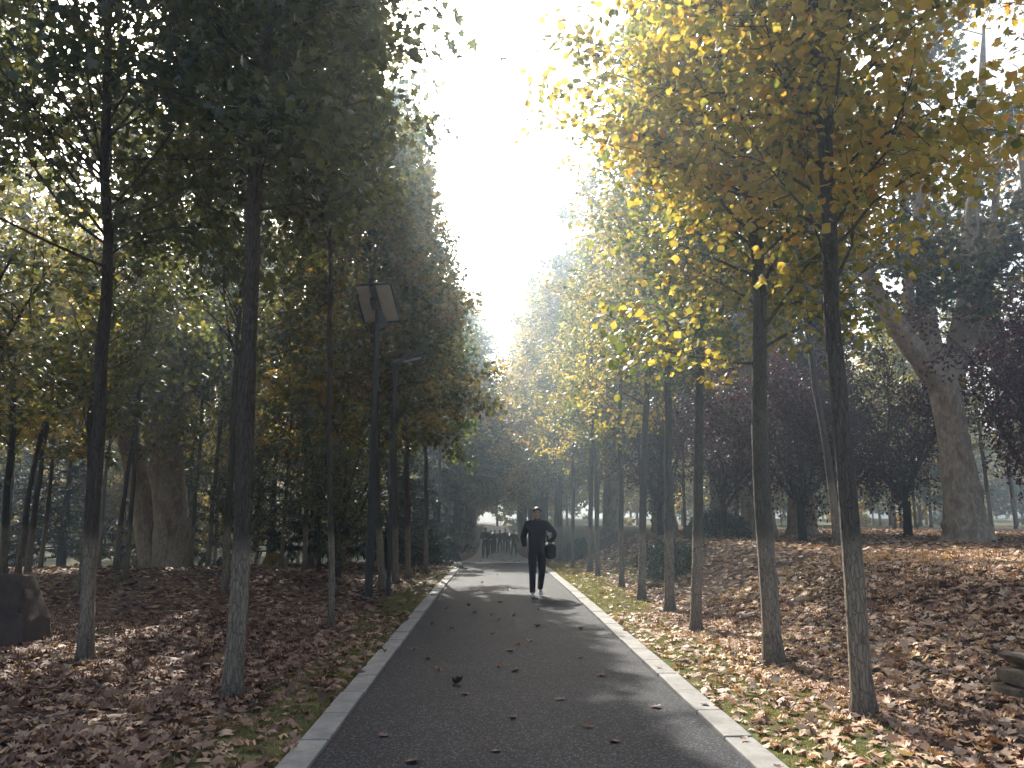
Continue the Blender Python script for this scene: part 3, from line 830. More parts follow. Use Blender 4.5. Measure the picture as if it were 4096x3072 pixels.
# ------------------------------------------------------------------ purple plums, cedars, shrubs
def plum(seed, H, rad, zc, nleaf):
    rng = np.random.default_rng(seed)
    T = Tubes(); anc, outd = [], []
    zs = np.array([-.15, .1, .5, .9])
    T.add(np.stack([zs * .03, zs * .02, zs], 1), [.16, .11, .095, .09], 9, .1, rng)
    for i in range(9):
        a_ = i * 2.4 + rng.uniform(-.3, .3)
        el = R(rng.uniform(38, 75))
        d = np.array([math.cos(a_) * math.cos(el), math.sin(a_) * math.cos(el), math.sin(el)])
        L = (H - .9) * rng.uniform(.7, 1.0)
        p = np.array([0, 0, rng.uniform(.7, 1.0)]); pp = [p]
        for s in range(7):
            d = unit(d + rng.normal(size=3) * .13 + np.array([0, 0, .05]))
            pp.append(pp[-1] + d * L / 7)
        pp = np.array(pp)
        T.add(pp, np.linspace(.05, .008, 8), 6, .06, rng)
        for w in range(24):
            g = rng.uniform(.22, 1)
            q = np.array([np.interp(g * 7, np.arange(8), pp[:, c]) for c in range(3)])
            dd = unit(rng.normal(size=3) + np.array([0, 0, .5]) + unit(q - np.array([0, 0, zc])) * .9)
            l2 = rng.uniform(.4, 1.1)
            tp = np.array([q, q + dd * l2 * .5, q + dd * l2 - np.array([0, 0, .06])])
            T.add(tp, [.010, .006, .003], 3)
            for h in (.3, .55, .8, 1.0):
                anc.append(q + (tp[2] - q) * h); outd.append(dd)
    anc, outd = np.array(anc), np.array(outd)
    k = rng.integers(0, len(anc), nleaf)
    P = anc[k] + rng.normal(size=(nleaf, 3)) * .12
    return T.mesh('trunk'), leaf_mesh('crown', P, outd[k] * .6 + rng.normal(size=(nleaf, 3)) * .6 + np.array([0, 0, -.2]), rng.normal(size=(nleaf, 3)) * .7 + np.array([0, 0, 1]), .085 * rng.uniform(.7, 1.3, nleaf), LEAF_OVAL, rng.random(nleaf))
PLUM = [plum(401, 5.2, 2, 2.5, 9000), plum(402, 4.6, 2, 2.3, 9000)]
for x, y, k, s, lb in ((6.2, 21.5, 0, 1.0, 'purple-leaved plum in front of the pale flared-root plane'),
                       (7.6, 19.6, 1, 1.0, 'purple-leaved plum just past the second verge tree trunk'),
                       (9.3, 21.5, 0, 1.1, 'many-stemmed purple plum between the first verge tree and the forked plane'),
                       (12.0, 23.0, 1, 1.15, 'purple plum directly behind the great forked plane trunk'),
                       (13.2, 16.8, 0, 1.25, 'purple-leaved plum overlapping the great forked plane, at the picture edge'),
                       (14.8, 21.0, 1, 1.3, 'tall purple plum at the picture edge beyond the forked plane'),
                       (5.6, 27.0, 1, 1.05, 'purple plum above the clipped green shrub further along the bank')):
    place('plum_tree', PLUM[k], (x, y, gz(x, y)), M['leaf_purple'], M['bark_plain'], lb, 'plum tree', 'purple plums on the bank', rt.uniform(0, 6.28), (0, 0), s)
for x, y, s, lb in ((-8.3, 9.6, 1.25, 'many-stemmed dark tree whose branches reach in behind the boulder'),
                    (-7.0, 22.5, .8, 'bare-branched dark small tree between twin plane and thick kerbside trunk'),
                    (-3.9, 20.2, .95, 'dark many-branched small tree between the sapling and lamp post'),
                    (-14.5, 17.0, 1.2, 'dark bushy small tree in the wood behind the boulder')):
    place('understorey_tree', PLUM[rt.randrange(2)], (x, y, gz(x, y)), M['leaf_dark'], M['bark_plain'], lb, 'tree', None, rt.uniform(0, 6.28), (0, 0), s)

def cedar(seed, H, rb, n, nneed):
    rng = np.random.default_rng(seed)
    T = Tubes()
    zs = np.linspace(-.15, H, 10)
    T.add(np.stack([0 * zs, 0 * zs, zs], 1), .16 * np.clip(1 - zs / H, .03, 1) + .02, 9, .08, rng)
    anc, outd = [], []
    for i in range(n):
        t = (i + rng.random()) / n
        z = .5 + (H - .6) * t
        a_ = i * 2.4 + rng.normal() * .3
        L = rb * (1 - t) ** .8 * rng.uniform(.75, 1.15) + .15
        d = np.array([math.cos(a_), math.sin(a_), .12]); pp = [np.array([0, 0, z])]
        for s in range(5):
            d = unit(d + np.array([0, 0, -.09]) + rng.normal(size=3) * .05)
            pp.append(pp[-1] + d * L / 5)
        pp = np.array(pp)
        T.add(pp, np.linspace(.03, .006, 6), 4)
        for w in range(int(14 * L)):
            g = rng.uniform(.15, 1)
            q = np.array([np.interp(g * 5, np.arange(6), pp[:, c]) for c in range(3)])
            side = unit(np.cross(d, [0, 0, 1])) * rng.choice([-1, 1])
            dd = unit(d * .7 + side * .9 + np.array([0, 0, -.15]) + rng.normal(size=3) * .15)
            anc.append(q); outd.append(dd * rng.uniform(.25, .6) * (1.2 - g * .5))
    anc, outd = np.array(anc), np.array(outd)
    k = rng.integers(0, len(anc), nneed)
    f = rng.random(nneed)[:, None]
    P = anc[k] + outd[k] * f + rng.normal(size=(nneed, 3)) * .02
    D = unit(outd[k]) * .7 + rng.normal(size=(nneed, 3)) * .5
    return T.mesh('trunk'), leaf_mesh('crown', P, D, rng.normal(size=(nneed, 3)) * .5 + np.array([0, 0, 1]), .15 * rng.uniform(.6, 1.2, nneed), NEEDLE, rng.random(nneed))
CED = [cedar(501, 6.5, 2.3, 60, 13000), cedar(502, 5.0, 2.1, 50, 11000)]
for x, y, k, s, lb in ((-3.3, 25.3, 1, 1.0, 'dark cedar next to the kerb, pale drooping branch tips toward the path'),
                       (-5.5, 27.5, 0, 1.0, 'dark cedar behind the stout lime-washed trunk and sapling'),
                       (-8.0, 29.0, 1, 1.05, 'dark cedar in the gap beside the thick kerbside trunk'),
                       (-12.3, 30.5, 0, 1.0, 'dark cedar showing between the twin plane and the boulder-side tree'),
                       (-17.5, 33.0, 0, 1.1, 'dark cedar beyond the pale side path with layered flat branches'),
                       (-3.6, 31.5, 0, 1.05, 'tall dark cedar by the end of the asphalt'),
                       (-3.2, 36.5, 0, 1.2, 'hazy dark cedar beyond the end of the kerb'),
                       (-21.8, 38.0, 0, 1.8, 'big dark cedar trunk by the pale side path with a walker behind')):
    place('cedar_tree', CED[k], (x, y, gz(x, y)), M['leaf_conifer'], M['bark_plain'], lb, 'cedar', 'dark cedars in the wood', rt.uniform(0, 6.28), (0, 0), s)

def shrub(seed, r, h, nleaf, ls):
    rng = np.random.default_rng(seed)
    T = Tubes()
    for i in range(14):
        a_ = i * 2.4; e = rng.uniform(.5, 1.3)
        q = np.array([math.cos(a_) * math.cos(e) * r, math.sin(a_) * math.cos(e) * r, math.sin(e) * h])
        T.add(np.array([[0, 0, -.05], q * .45, q * .92]), [.03, .02, .006], 5)
    v = unit(rng.normal(size=(nleaf, 3))); v[:, 2] = np.abs(v[:, 2]) * 1.1 - .12
    rad = np.cbrt(rng.uniform(.45, 1.0, nleaf)) * (1 + .07 * np.sin(v[:, 0] * 7 + 1) * np.sin(v[:, 1] * 6))
    P = v * rad[:, None] * np.array([r, r, h]); P[:, 2] = np.maximum(P[:, 2], .03)
    return T.mesh('stem'), leaf_mesh('foliage', P, v * .8 + rng.normal(size=(nleaf, 3)) * .5, v + rng.normal(size=(nleaf, 3)) * .6 + np.array([0, 0, .5]), ls * rng.uniform(.7, 1.2, nleaf), LEAF_OVAL, rng.random(nleaf))
def place_shrub(meshes, x, y, mat, label, s=1, sz=None):
    o = empty('shrub', (x, y, gz(x, y)), (0, 0, rt.uniform(0, 6)), (s, s, sz or s)); tag(o, label, 'shrub')
    for nm, me_, mt in (('stem', meshes[0], M['bark_plain']), ('foliage', meshes[1], mat)):
        c = bpy.data.objects.new(nm, me_); COL.objects.link(c); c.parent = o
        if not me_.materials: me_.materials.append(mt)
        c.material_slots[0].link = 'OBJECT'; c.material_slots[0].material = mt
SH = shrub(601, .75, .85, 5200, .07)
place_shrub(SH, 4.0, 18.2, M['leaf_shrub'], 'rounded clipped green shrub on the grassy slope, sunlit on top', 1.0)
place_shrub(SH, 6.3, 22.6, M['leaf_shrub'], 'rounded dark clipped shrub with a few reddish leaves on the bank crest', 1.25, 1.0)
place_shrub(SH, 4.2, 20.4, M['leaf_purple'], 'small reddish shrub peeping out behind the clipped green one', .8)
place_shrub(SH, -2.75, 29.5, M['leaf_conifer'], 'broad dark evergreen bush by the end of the asphalt', 1.5)
place_shrub(SH, -2.6, 33.0, M['leaf_conifer'], 'taller dark evergreen bush just past the asphalt end', 1.6, 1.9)
place_shrub(SH, -7.2, 26.6, M['leaf_gold'], 'low yellow-green seedling bush in a sun patch under the cedars', .55)
place_shrub(SH, 3.6, 33.5, M['leaf_shrub'], 'low dark bush far along the bank foot', 1.0)

fill(24, (4.5, 24), (28, 46), 64, ['leaf_mixed', 'leaf_olive', 'leaf_dark'], 'slim tree in the shaded wood on top of the bank', 'slim trees on top of the bank', 2.6)
fill(62, (4.5, 60), (40, 92), 65, ['leaf_gold', 'leaf_olive', 'leaf_mixed'], 'far slim lime-washed tree in the bright wood beyond the bank', 'far trees in the bright wood beyond the bank', 2.6, protos=[SLIM[0], BUSHY[0], SLIM[1], BUSHY[1]])
fill(84, (-95, 95), (90, 135), 66, ['leaf_olive', 'leaf_mixed', 'leaf_gold'], 'very distant tree closing the view at the end of the avenue', 'very distant trees closing the view', 3.4, lambda x, y: abs(x - .3) < 3.0 and y < 112, BUSHY, 'wood_tree', (1.0, 1.3))

for x, y in ((-5.5, 111), (-2.6, 113), (.4, 114), (3.2, 112.5), (6.0, 111), (-8.5, 112), (8.8, 113), (-5.0, 98), (6.0, 99), (-6.5, 88), (7.0, 87)):
    place('wood_tree', BUSHY[0], (x, y, gz(x, y)), M['leaf_olive'], M['bark'], 'very distant tree closing the view at the end of the avenue', 'tree', 'very distant trees closing the view', rt.uniform(0, 6.28), (0, 0), 1.2)

# ------------------------------------------------------------------ boulder, stone ledge, fence
def rock(seed, dims, flat, sub=4, rough=.12):
    rng = random.Random(seed)
    bm = bmesh.new()
    bmesh.ops.create_icosphere(bm, subdivisions=sub, radius=1)
    ph = [rng.uniform(0, 6) for _ in range(9)]
    for v in bm.verts:
        c = v.co.normalized()
        # superellipsoid with broken facets
        m = max(abs(c.x), abs(c.y), abs(c.z))
        s = (1 - flat) + flat / m * .82
        n = math.sin(c.x * 3 + ph[0]) * math.sin(c.y * 3.3 + ph[1]) * math.sin(c.z * 2.7 + ph[2]) + .5 * math.sin(c.x * 7 + ph[3]) * math.sin(c.z * 8 + ph[4]) + .25 * math.sin(c.y * 15 + ph[5]) * math.sin(c.x * 13 + ph[6])
        v.co = c * s * (1 + rough * n)
        v.co.x *= dims[0]; v.co.y *= dims[1]; v.co.z *= dims[2]
    return bm
def hull_rock(pts, seed, bev=.03, sub=2, rough=.012):
    """angular stone: convex hull of corner points, bevelled, subdivided and roughened"""
    rng = random.Random(seed)
    bm = bmesh.new()
    for p in pts: bm.verts.new(p)
    r = bmesh.ops.convex_hull(bm, input=bm.verts[:])
    bmesh.ops.delete(bm, geom=[v for v in bm.verts if not v.link_faces], context='VERTS')
    bmesh.ops.dissolve_limit(bm, angle_limit=.05, verts=bm.verts[:], edges=bm.edges[:])
    bmesh.ops.bevel(bm, geom=bm.edges[:], offset=bev, segments=2, affect='EDGES', profile=.6)
    bmesh.ops.triangulate(bm, faces=bm.faces[:])
    bmesh.ops.subdivide_edges(bm, edges=bm.edges[:], cuts=3, use_grid_fill=True)
    ph = [rng.uniform(0, 6) for _ in range(6)]
    k = 1 / max(rough * 9, .02)
    for v in bm.verts:
        c = v.co * k
        n = math.sin(c.x * 1.1 + ph[0]) * math.sin(c.y * 1.3 + ph[1]) * math.sin(c.z * 1.2 + ph[2]) + .5 * math.sin(c.x * 2.9 + c.y + ph[3]) * math.sin(c.z * 3.1 - c.y + ph[4])
        v.co += Vector((n, math.sin(c.x * 2 + ph[5]) * .7 * n, .6 * n)) * rough
    return bm
B = [(-.66, -.32, -.2), (.46, -.36, -.2), (.52, .3, -.2), (-.6, .35, -.2), (-.62, -.30, .30), (-.30, -.22, .66), (.10, -.20, .86), (.24, -.17, .83), (.43, -.30, .25), (.26, .12, .80), (-.2, .15, .70), (-.55, .25, .35), (.44, .25, .3), (.33, -.27, .55)]
bm = hull_rock(B, 9, .035, 2, .014)
bo = link('boulder', bm_mesh('boulder', bm, True), M['boulder'], None, (-6.02, 10.15, gz(-6.0, 10.1) - .02))
tag(bo, 'big brown upright boulder set in the leaf litter beside a lime-washed tree', 'boulder')

ledges = [((3.80, 6.05, .13), (.11, .16, .075), 21, 'lowest small stone at the end of the rough stone ledge'),
          ((3.84, 6.1, .26), (.09, .14, .065), 22, 'middle small stone stacked at the end of the ledge'),
          ((3.93, 6.12, .385), (.12, .16, .05), 23, 'top squarish stone stacked under the ledge slab corner'),
          ((4.55, 6.25, .48), (.62, .22, .045), 24, 'long flat slab forming the top of the low stone ledge'),
          ((4.62, 6.36, .24), (.60, .20, .24), 25, 'dark block in shadow under the flat ledge slab')]
for (c, d, sd_, lb) in ledges:
    rg = random.Random(sd_)
    pts = [(d[0] * a_ * rg.uniform(.82, 1.12), d[1] * b_ * rg.uniform(.82, 1.12), d[2] * c_ * rg.uniform(.85, 1.1)) for a_ in (-1, -.1, 1) for b_ in (-1, 1) for c_ in (-1, 1)]
    bm = hull_rock(pts, sd_, .012, 2, .007)
    o = link('ledge_stone', bm_mesh('ledge_stone', bm, True), M['ledge'], None, (c[0] + .05, c[1], c[2] - .05), (0, 0, .15))
    tag(o, lb, 'stone', 'rough stones of the bank ledge')

# small timber rail glimpsed by the plane roots
bm = bmesh.new(); fx, fy = 7.35, 25.6; fz = gz(fx, fy)
fo = empty('timber_fence', (fx, fy, fz)); tag(fo, 'low dark timber rail glimpsed beside the pale flared plane roots', 'fence')
bm_box(bm, (0, 0, .42), (1.1, .05, .07), bevel=.008); link('rail', bm_mesh('rail', bm), M['bark_plain'], fo)
for dx in (-.5, -.1, .45):
    bm = bmesh.new(); bm_box(bm, (dx, .06, .33), (.07, .07, .75), bevel=.01); link('post', bm_mesh('post', bm), M['bark_plain'], fo)

# ------------------------------------------------------------------ lamps
def solar_lamp(x, y, h, label, yaw=R(-14)):
    o = empty('solar_lamp', (x, y, gz(x, y))); tag(o, label, 'lamp post', 'solar lamps along the kerb')
    bm = bmesh.new(); bm_cyl(bm, (0, 0, -.1), (0, 0, h - .45), .078, .055, 20); link('pole', bm_mesh('pole', bm, False), M['metal'], o)
    bm = bmesh.new(); bm_box(bm, (0, 0, .015), (.34, .34, .03), bevel=.006)
    for a_ in (-1, 1):
        for b_ in (-1, 1): bm_cyl(bm, (a_ * .13, b_ * .13, .02), (a_ * .13, b_ * .13, .06), .014, None, 8)
    link('base_plate', bm_mesh('base_plate', bm), M['metal'], o)
    head = Matrix.Rotation(yaw, 3, 'Z') @ Matrix.Rotation(R(-47), 3, 'X')   # glass faces the sun
    c = Vector((0, 0, h))
    def part(nm, boxes, mt):
        bm = bmesh.new()
        for p, s, bv in boxes:
            vs = bm_box(bm, p, s, bevel=bv)
            bmesh.ops.rotate(bm, cent=(0, 0, 0), matrix=head, verts=vs)
            bmesh.ops.translate(bm, vec=c, verts=vs)
        return link(nm, bm_mesh(nm, bm), mt, o)
    W, L = .76, .84
    pn = part('solar_panel', [((0, 0, .0), (W - .03, L - .03, .012), 0)], M['panel_back'])
    f_ = part('frame', [((W / 2, 0, 0), (.035, L, .045), .004), ((-W / 2, 0, 0), (.035, L, .045), .004), ((0, L / 2, 0), (W - .036, .035, .045), .004), ((0, -L / 2, 0), (W - .036, .035, .045), .004)], M['metal'])
    part('cells', [((0, 0, .010), (W - .05, L - .05, .006), 0)], M['glass_front'])
    part('mount', [((0, 0, -.035), (.13, L - .04, .05), .006), ((0, -.05, -.10), (.16, .24, .12), .01)], M['metal'])
    bm = bmesh.new()
    vs = [bm.verts.new(p) for p in ((-.04, -.05, h - .6), (.24, .02, h - .42), (.04, .05, h - .05), (-.04, .05, h - .6), (.24, .06, h - .42), (.04, .09, h - .05))]
    for f in ((0, 1, 2), (3, 5, 4), (0, 3, 4, 1), (1, 4, 5, 2), (2, 5, 3, 0)): bm.faces.new([vs[i] for i in f])
    link('bracket', bm_mesh('bracket', bm), M['metal'], o)
    bm = bmesh.new(); bm_cyl(bm, (0, 0, h - .5), (0, .05, h - .06), .05, .045, 14); link('collar', bm_mesh('collar', bm), M['metal'], o)
    return o
solar_lamp(-2.33, 15.14, 5.66, 'dark solar lamp post with tilted grey-backed panel at the leafy kerb')
solar_lamp(-2.15, 31.0, 5.4, 'small distant solar panel on a post among leaves past the cedar')
lo = empty('path_lamp', (-2.03, 15.6, gz(-2.03, 15.6))); tag(lo, 'dark slim lamp post with a flat arm head pointing across the path', 'lamp post')
bm = bmesh.new(); bm_cyl(bm, (0, 0, -.1), (.02, 0, 4.56), .046, .042, 16); link('pole', bm_mesh('pole', bm), M['metal'], lo)
bm = bmesh.new(); bm_box(bm, (.3, 0, 0), (.68, .2, .07), bevel=.02)
for v in bm.verts:
    if v.co.x > .5: v.co.y *= .45; v.co.z = v.co.z * .5 + .01
bmesh.ops.rotate(bm, cent=(0, 0, 0), matrix=Matrix.Rotation(R(-14), 3, 'Y'), verts=bm.verts[:])
bmesh.ops.translate(bm, vec=(0, 0, 4.58), verts=bm.verts[:])
hd = link('lamp_head', bm_mesh('lamp_head', bm), M['metal'], lo)
bm = bmesh.new(); bm_box(bm, (.36, 0, -.042), (.36, .12, .012))
bmesh.ops.rotate(bm, cent=(0, 0, 0), matrix=Matrix.Rotation(R(-14), 3, 'Y'), verts=bm.verts[:])
bmesh.ops.translate(bm, vec=(0, 0, 4.58), verts=bm.verts[:])
link('lens', bm_mesh('lens', bm), M['panel_back'], hd)

# ------------------------------------------------------------------ people
def skin_mesh(name, chains, sub=2):
    """chains: list of (points, radii, parent index or None); each chain is an edge path; a chain may start at an existing vertex"""
    bm = bmesh.new()
    lay = bm.verts.layers.skin.verify()
    keys = {}
    for key, pts in chains:
        prev = None
        for j, it in enumerate(pts):
            if isinstance(it, str):
                v = keys[it]
            else:
                co, r = it[0], it[1]
                v = bm.verts.new(co)
                rr = r if isinstance(r, tuple) else (r, r)
                v[lay].radius = rr
                if len(it) > 2: keys[it[2]] = v
                if j == 0: v[lay].use_root = True
            if prev is not None: bm.edges.new((prev, v))
            prev = v
    me = bpy.data.meshes.new(name); bm.to_mesh(me); bm.free()
    o = bpy.data.objects.new(name, me); COL.objects.link(o)
    s = o.modifiers.new('skin', 'SKIN'); s.use_smooth_shade = True
    ss = o.modifiers.new('sub', 'SUBSURF'); ss.levels = sub; ss.render_levels = sub
    dg = bpy.context.evaluated_depsgraph_get()
    out = bpy.data.meshes.new_from_object(o.evaluated_get(dg))
    bpy.data.objects.remove(o); bpy.data.meshes.remove(me)
    out.name = name
    for p in out.polygons: p.use_smooth = True
    return out

def lerp(a_, b_, t): return tuple(x + (y - x) * t for x, y in zip(a_, b_))

def hand_chains(wr, dirv, palm_n, side, curl):
    """five separate fingers rooted in the palm"""
    d = Vector(dirv).normalized(); n = Vector(palm_n).normalized(); x = d.cross(n).normalized() * side
    w = Vector(wr); ch = []
    ch.append(('palm', [(tuple(w), .024), (tuple(w + d * .045), (.036, .018)), (tuple(w + d * .085), (.036, .015))]))
    for i, (off, L) in enumerate(((-.030, .062), (-.010, .075), (.010, .080), (.030, .070))):
        p = w + d * .08 + x * off; dd = d.copy(); pts = [(tuple(p - d * .02), .009)]
        for s in range(3):
            pts.append((tuple(p), .0085 - .001 * s)); dd = (dd + n * curl * (.5 + .25 * s)).normalized(); p = p + dd * L / 3
        pts.append((tuple(p), .0065)); ch.append(('f%d' % i, pts))
    p = w + d * .03 + x * .028; dd = (d * .7 + x * .7).normalized(); pts = [(tuple(p - x * .015), .011)]
    for s in range(3):
        pts.append((tuple(p), .010 - .001 * s)); dd = (dd + d * .3 + n * curl * .5).normalized(); p = p + dd * .024
    ch.append(('thumb', pts))
    return ch

def person(loc, rz, h, label, J, jacket, trousers, shoe, group=None, hair_long=False, detail=2, hood=None):
    s = h / 1.73
    o = None
    pel, chest, neck = (0, .0, .94), (0, J.get('lean', 0) * .6, 1.33), (0, J.get('lean', 0), 1.49)
    hc = (J.get('hx', 0), J.get('lean', 0) - .015, 1.62)
    body = [('spine', [(pel, (.095, .075), 'pel'), ((0, .005, 1.12), (.105, .080), 'waist'), (chest, (.125, .085), 'chest'), (neck, (.052, .055), 'neck'),
                       ((hc[0], hc[1] + .01, 1.555), (.062, .07)), (hc, (.076, .092)), ((hc[0], hc[1] + .008, 1.69), (.066, .075))])]
    for nm, sx in (('r', -1), ('l', 1)):
        hip, knee, ank, toe = J[nm + 'leg']
        body.append((nm + 'leg', ['pel', (hip, .070), (lerp(hip, knee, .5), .066), (knee, .050), (lerp(knee, ank, .4), .046), (ank, .030), (lerp(ank, toe, .5), .022), (lerp(ank, toe, .9), (.022, .014))]))
        sh, el, wr = J[nm + 'arm']
        body.append((nm + 'arm', ['chest', (sh, .055), (lerp(sh, el, .5), .045), (el, .036), (lerp(el, wr, .4), .036), (wr, .024)]))
    for nm, sx in (('r', -1), ('l', 1)):
        sh, el, wr = J[nm + 'arm']
        hd_ = J.get(nm + 'hand', tuple(b - a_ for a_, b in zip(el, wr)))
        body += hand_chains(wr, hd_, J.get(nm + 'palm', (0, -.3, -.1) if abs(hd_[2]) < .7 * Vector(hd_).length else (-sx * 1.0, -.2, 0)), sx * 1.0, .35)
    me = skin_mesh('person', body, detail)
    # shape the face: nose, brow, chin, ears
    for v in me.vertices:
        x, y, z = v.co.x - hc[0], v.co.y - hc[1], v.co.z
        if z > 1.5 and y < -.04:
            v.co.y -= .022 * math.exp(-(x / .016) ** 2 - ((z - 1.615) / .022) ** 2)
            v.co.y += .008 * math.exp(-((abs(x) - .03) / .016) ** 2 - ((z - 1.64) / .014) ** 2)
            v.co.y -= .008 * math.exp(-(x / .03) ** 2 - ((z - 1.545) / .02) ** 2)
    o = link('person', me, M['skin'], None, loc, (0, 0, rz)); o.scale = (s, s, s)
    tag(o, label, 'person', group)
    # jacket
    jk = [('t', [((0, 0, .80), (.176, .134), 'hem'), ((0, 0, .90), (.184, .140)), ((0, .005, 1.05), (.182, .138)), ((0, .005, 1.2), (.186, .138)), (chest, (.195, .132), 'chest'), ((neck[0], neck[1] + .01, 1.455), (.092, .088)), ((neck[0], neck[1] + .005, 1.50), (.070, .074)), ((neck[0], neck[1] + .003, 1.535), (.068, .072))])]
    for nm in 'rl':
        sh, el, wr = J[nm + 'arm']
        jk.append((nm, ['chest', (sh, .084), (lerp(sh, el, .5), .076), (el, .068), (lerp(el, wr, .5), .062), (lerp(el, wr, .9), .046)]))
    link('jacket', skin_mesh('jacket', jk, detail), jacket, o)
    tr = [('p', [((0, 0, 1.06), (.130, .100), 'w'), (pel, (.150, .112), 'pel')])]
    for nm in 'rl':
        hip, knee, ank, toe = J[nm + 'leg']
        tr.append((nm, ['pel', (hip, .100), (lerp(hip, knee, .5), .092), (knee, .074), (lerp(knee, ank, .45), .070), (lerp(knee, ank, .9), .062), (lerp(knee, ank, 1.08), .058)]))
    link('trousers', skin_mesh('trousers', tr, detail), trousers, o)
    for nm in 'rl':
        hip, knee, ank, toe = J[nm + 'leg']
        heel = (ank[0], ank[1] + .045, max(.03, ank[2] - .06))
        sm = skin_mesh('shoe', [('s', [(heel, (.04, .034)), (lerp(heel, toe, .45), (.050, .048)), (lerp(heel, toe, .85), (.052, .034)), (lerp(heel, toe, 1.1), (.040, .022))])], 2)
        for v in sm.vertices: v.co.z = max(v.co.z, .002)
        link('shoe', sm, shoe, o)
    # hair cap, eyes, mouth, ears
    bm = bmesh.new()
    bmesh.ops.create_uvsphere(bm, u_segments=20, v_segments=14, radius=1)
    kill = []
    for v in bm.verts:
        x, y, z = v.co
        if z < (.30 if y < -.25 else (-.75 if hair_long else -.35)): kill.append(v)
        v.co = Vector((x * .090 + hc[0], y * .104 + hc[1] + .012, z * .100 + 1.648))
        v.co.x += .004 * math.sin(v.co.z * 190 + v.co.y * 120); v.co.z += .004 * math.sin(v.co.x * 220)
    bmesh.ops.delete(bm, geom=kill, context='VERTS')
    link('hair', bm_mesh('hair', bm, True), M['hair'], o)
    for sx in (-1, 1):
        bm = bmesh.new(); bmesh.ops.create_uvsphere(bm, u_segments=10, v_segments=6, radius=.009)
        bmesh.ops.translate(bm, vec=(hc[0] + sx * .030, hc[1] - .083, 1.638), verts=bm.verts[:]); link('eye', bm_mesh('eye', bm, True), M['eye'], o)
        bm = bmesh.new(); bmesh.ops.create_uvsphere(bm, u_segments=10, v_segments=8, radius=1)
        bmesh.ops.scale(bm, vec=(.010, .020, .032), verts=bm.verts[:])
        bmesh.ops.translate(bm, vec=(hc[0] + sx * .082, hc[1] + .01, 1.62), verts=bm.verts[:]); link('ear', bm_mesh('ear', bm, True), M['skin'], o)
    bm = bmesh.new(); bm_box(bm, (hc[0], hc[1] - .088, 1.578), (.042, .012, .010), bevel=.003); link('mouth', bm_mesh('mouth', bm), M['lip'], o)
    return o

walk = dict(rleg=((-.09, 0, .90), (-.10, -.10, .50), (-.10, -.09, .09), (-.115, -.27, .035)),
            lleg=((.09, 0, .90), (.095, -.04, .49), (.075, .17, .145), (.08, .03, .04)),
            rarm=((-.19, 0, 1.41), (-.27, .08, 1.15), (-.235, -.04, .92)), rhand=(.05, -.05, -1), rpalm=(1, .2, 0),
            larm=((.19, 0, 1.41), (.375, .06, 1.20), (.25, .03, 1.02)), lhand=(-.4, .25, -.7), lpalm=(-.8, .2, .2), lean=-.01)
zp = float(base(16.04))
man = person((.85, 16.04, zp + .003), R(2), 1.73, 'person in a dark navy tracksuit walking toward the camera, arm bent over a black bag', walk, M['navy'], M['navy'], M['white'])
bm = bmesh.new(); bmesh.ops.create_uvsphere(bm, u_segments=18, v_segments=12, radius=1)
inner = []
for v in bm.verts: v.co = Vector((.245 + v.co.x * .038, -.135 + v.co.y * .012 + .16 * (v.co.x * .038), 1.215 + v.co.z * .024 + .25 * v.co.x * .038))
em = link('emblem', bm_mesh('emblem', bm, True), M['white'], man)
bm = bmesh.new(); bmesh.ops.create_uvsphere(bm, u_segments=18, v_segments=12, radius=1)
for v in bm.verts: v.co = Vector((.245 + v.co.x * .022, -.141 + v.co.y * .012 + .16 * (v.co.x * .022), 1.215 + v.co.z * .012 + .25 * v.co.x * .022))
link('emblem_centre', bm_mesh('emblem_centre', bm, True), M['navy'], em)
# shoulder bag at his hip
bgo = empty('shoulder_bag', (.85 + .27, 16.13, zp + .76)); tag(bgo, 'black bag hanging at the walking person in the tracksuit, under the bent elbow', 'bag')
bm = bmesh.new(); bm_box(bm, (0, 0, .13), (.20, .32, .30), bevel=.06)
for v in bm.verts: v.co.x *= 1 + .15 * math.sin(v.co.z * 9); v.co.z += .015 * math.sin(v.co.y * 14)
link('pouch', bm_mesh('pouch', bm, True), M['black'], bgo)
T = Tubes(); T.add([(-.02, -.13, .24), (-.06, -.10, .40), (-.22, -.04, .62), (-.32, .0, .665), (-.22, .10, .60), (-.05, .13, .38), (-.02, .13, .24)], [.014] * 7, 8)
link('strap', T.mesh('strap'), M['black'], bgo)

def stroll(ph, arm='swing', spread=0):
    f = .16 * ph
    j = dict(rleg=((-.09, 0, .90), (-.10 - spread, -f - .03, .50), (-.10 - spread * 2, -f, .09), (-.11 - spread * 2, -f - .17, .035)),
             lleg=((.09, 0, .90), (.10 + spread, f * .5, .50), (.10 + spread * 2, f * 1.2, .12), (.11 + spread * 2, f * 1.2 - .15, .04)),
             rarm=((-.18, 0, 1.41), (-.25, .05 + f * .6, 1.16), (-.24, -.05 + f, .92)), larm=((.18, 0, 1.41), (.25, .05 - f * .6, 1.16), (.24, -.10 - f, .93)))
    if arm == 'bent':
        j['rarm'] = ((-.18, 0, 1.41), (-.27, .04, 1.15), (-.10, -.20, 1.10)); j['larm'] = ((.18, 0, 1.41), (.27, .04, 1.15), (.10, -.20, 1.12))
        j['rhand'] = (.8, -.4, 0); j['lhand'] = (-.8, -.4, 0); j['rpalm'] = (0, 1, 0); j['lpalm'] = (0, 1, 0)
    if arm == 'hip':
        j['rarm'] = ((-.18, 0, 1.41), (-.36, .05, 1.18), (-.26, -.04, 1.0)); j['rhand'] = (.6, -.2, -.4)
    return j
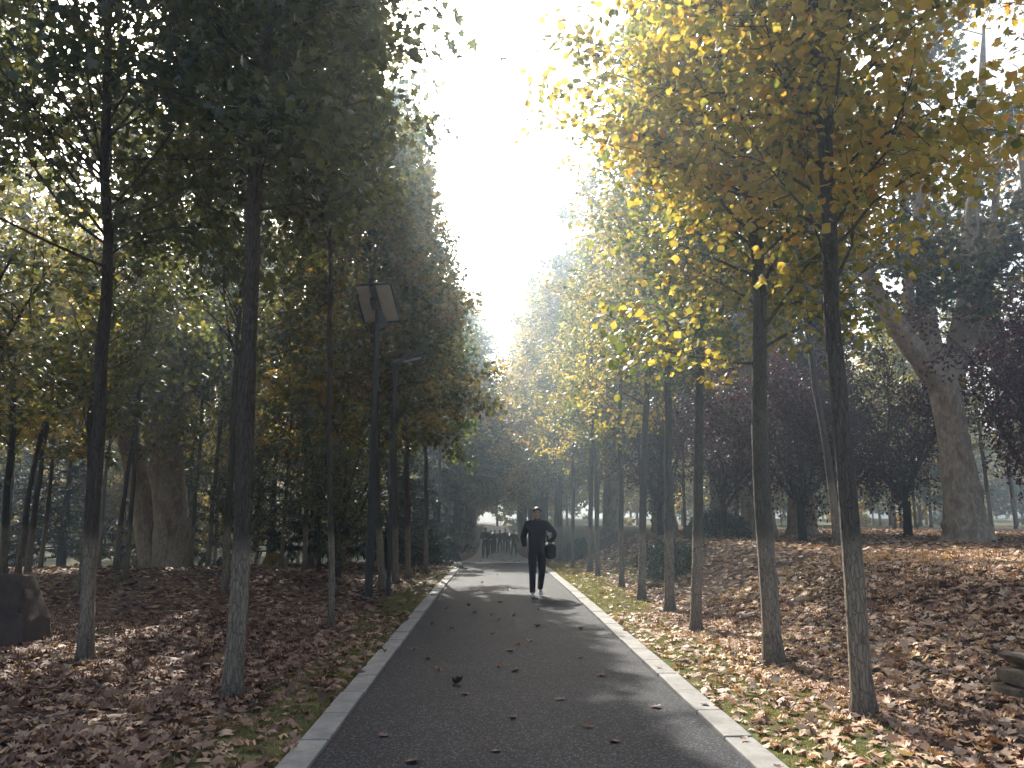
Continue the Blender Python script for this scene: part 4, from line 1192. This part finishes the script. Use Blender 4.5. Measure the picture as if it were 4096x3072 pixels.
DM = [plain('dark_coat', (.012, .011, .011), .8), plain('grey_coat', (.035, .036, .04), .8), plain('brown_coat', (.06, .03, .018), .8), plain('dark_denim', (.012, .016, .026), .8)]
crowd = [(-.50, 44.0, 1.66, stroll(1, 'bent'), 0, 0, 'dark-coated person out in front of the far group, walking nearest the kerb', False, 0),
         (-.62, 59.5, 1.68, stroll(-1), 2, 3, 'brown-coated person half hidden behind the front walker of the far group', True, 0),
         (-.27, 56.5, 1.66, stroll(-.8, 'bent'), 1, 0, 'broad-shouldered person with folded arms in the far group, second from the kerb side', False, 0),
         (.02, 61.5, 1.70, stroll(.9), 0, 0, 'person walking just behind the folded-arms one in the far group', False, 0),
         (.42, 61.0, 1.72, stroll(1.0, 'hip'), 1, 3, 'person in grey with open coat in the middle of the far group', True, 0),
         (.86, 63.0, 1.78, stroll(-.7), 0, 0, 'tallest dark figure at the back of the far group', False, 0),
         (.95, 57.5, 1.50, stroll(-.5, 'bent'), 3, 3, 'short person in dark denim in the far group', True, 0),
         (1.25, 52.0, 1.66, stroll(.9, 'swing', .05), 2, 0, 'person striding with legs apart on the bank side of the far group', False, 0)]
for x, y, h_, J_, a_, b_, lb, hl, rz in crowd:
    person((x, y, float(base(y)) + .006), rz + rt.uniform(-.3, .3), h_, lb, J_, DM[a_], DM[b_], M['black'], 'people walking in the far group', hl, 1)
person((-23.6, 41.5, gz(-23.6, 41.5) + .004), R(70), 1.60, 'person in a dark coat walking on the wood floor behind the big cedar trunk', stroll(1.3), DM[0], DM[3], M['black'], None, True, 1)

# ------------------------------------------------------------------ haze
hm = bpy.data.materials.new('haze'); hm.use_nodes = True
hn = hm.node_tree.nodes; hn.clear()
ho = hn.new('ShaderNodeOutputMaterial'); hv = hn.new('ShaderNodeVolumePrincipled')
hv.inputs['Color'].default_value = (.66, .84, 1.0, 1)
hv.inputs['Density'].default_value = .0044
hv.inputs['Anisotropy'].default_value = .78
hm.node_tree.links.new(hv.outputs[0], ho.inputs['Volume'])
bm = bmesh.new(); bm_box(bm, (0, 115, 9), (520, 290, 24.6))
hz = link('haze', bm_mesh('haze', bm), hm); tag(hz, kind='stuff')
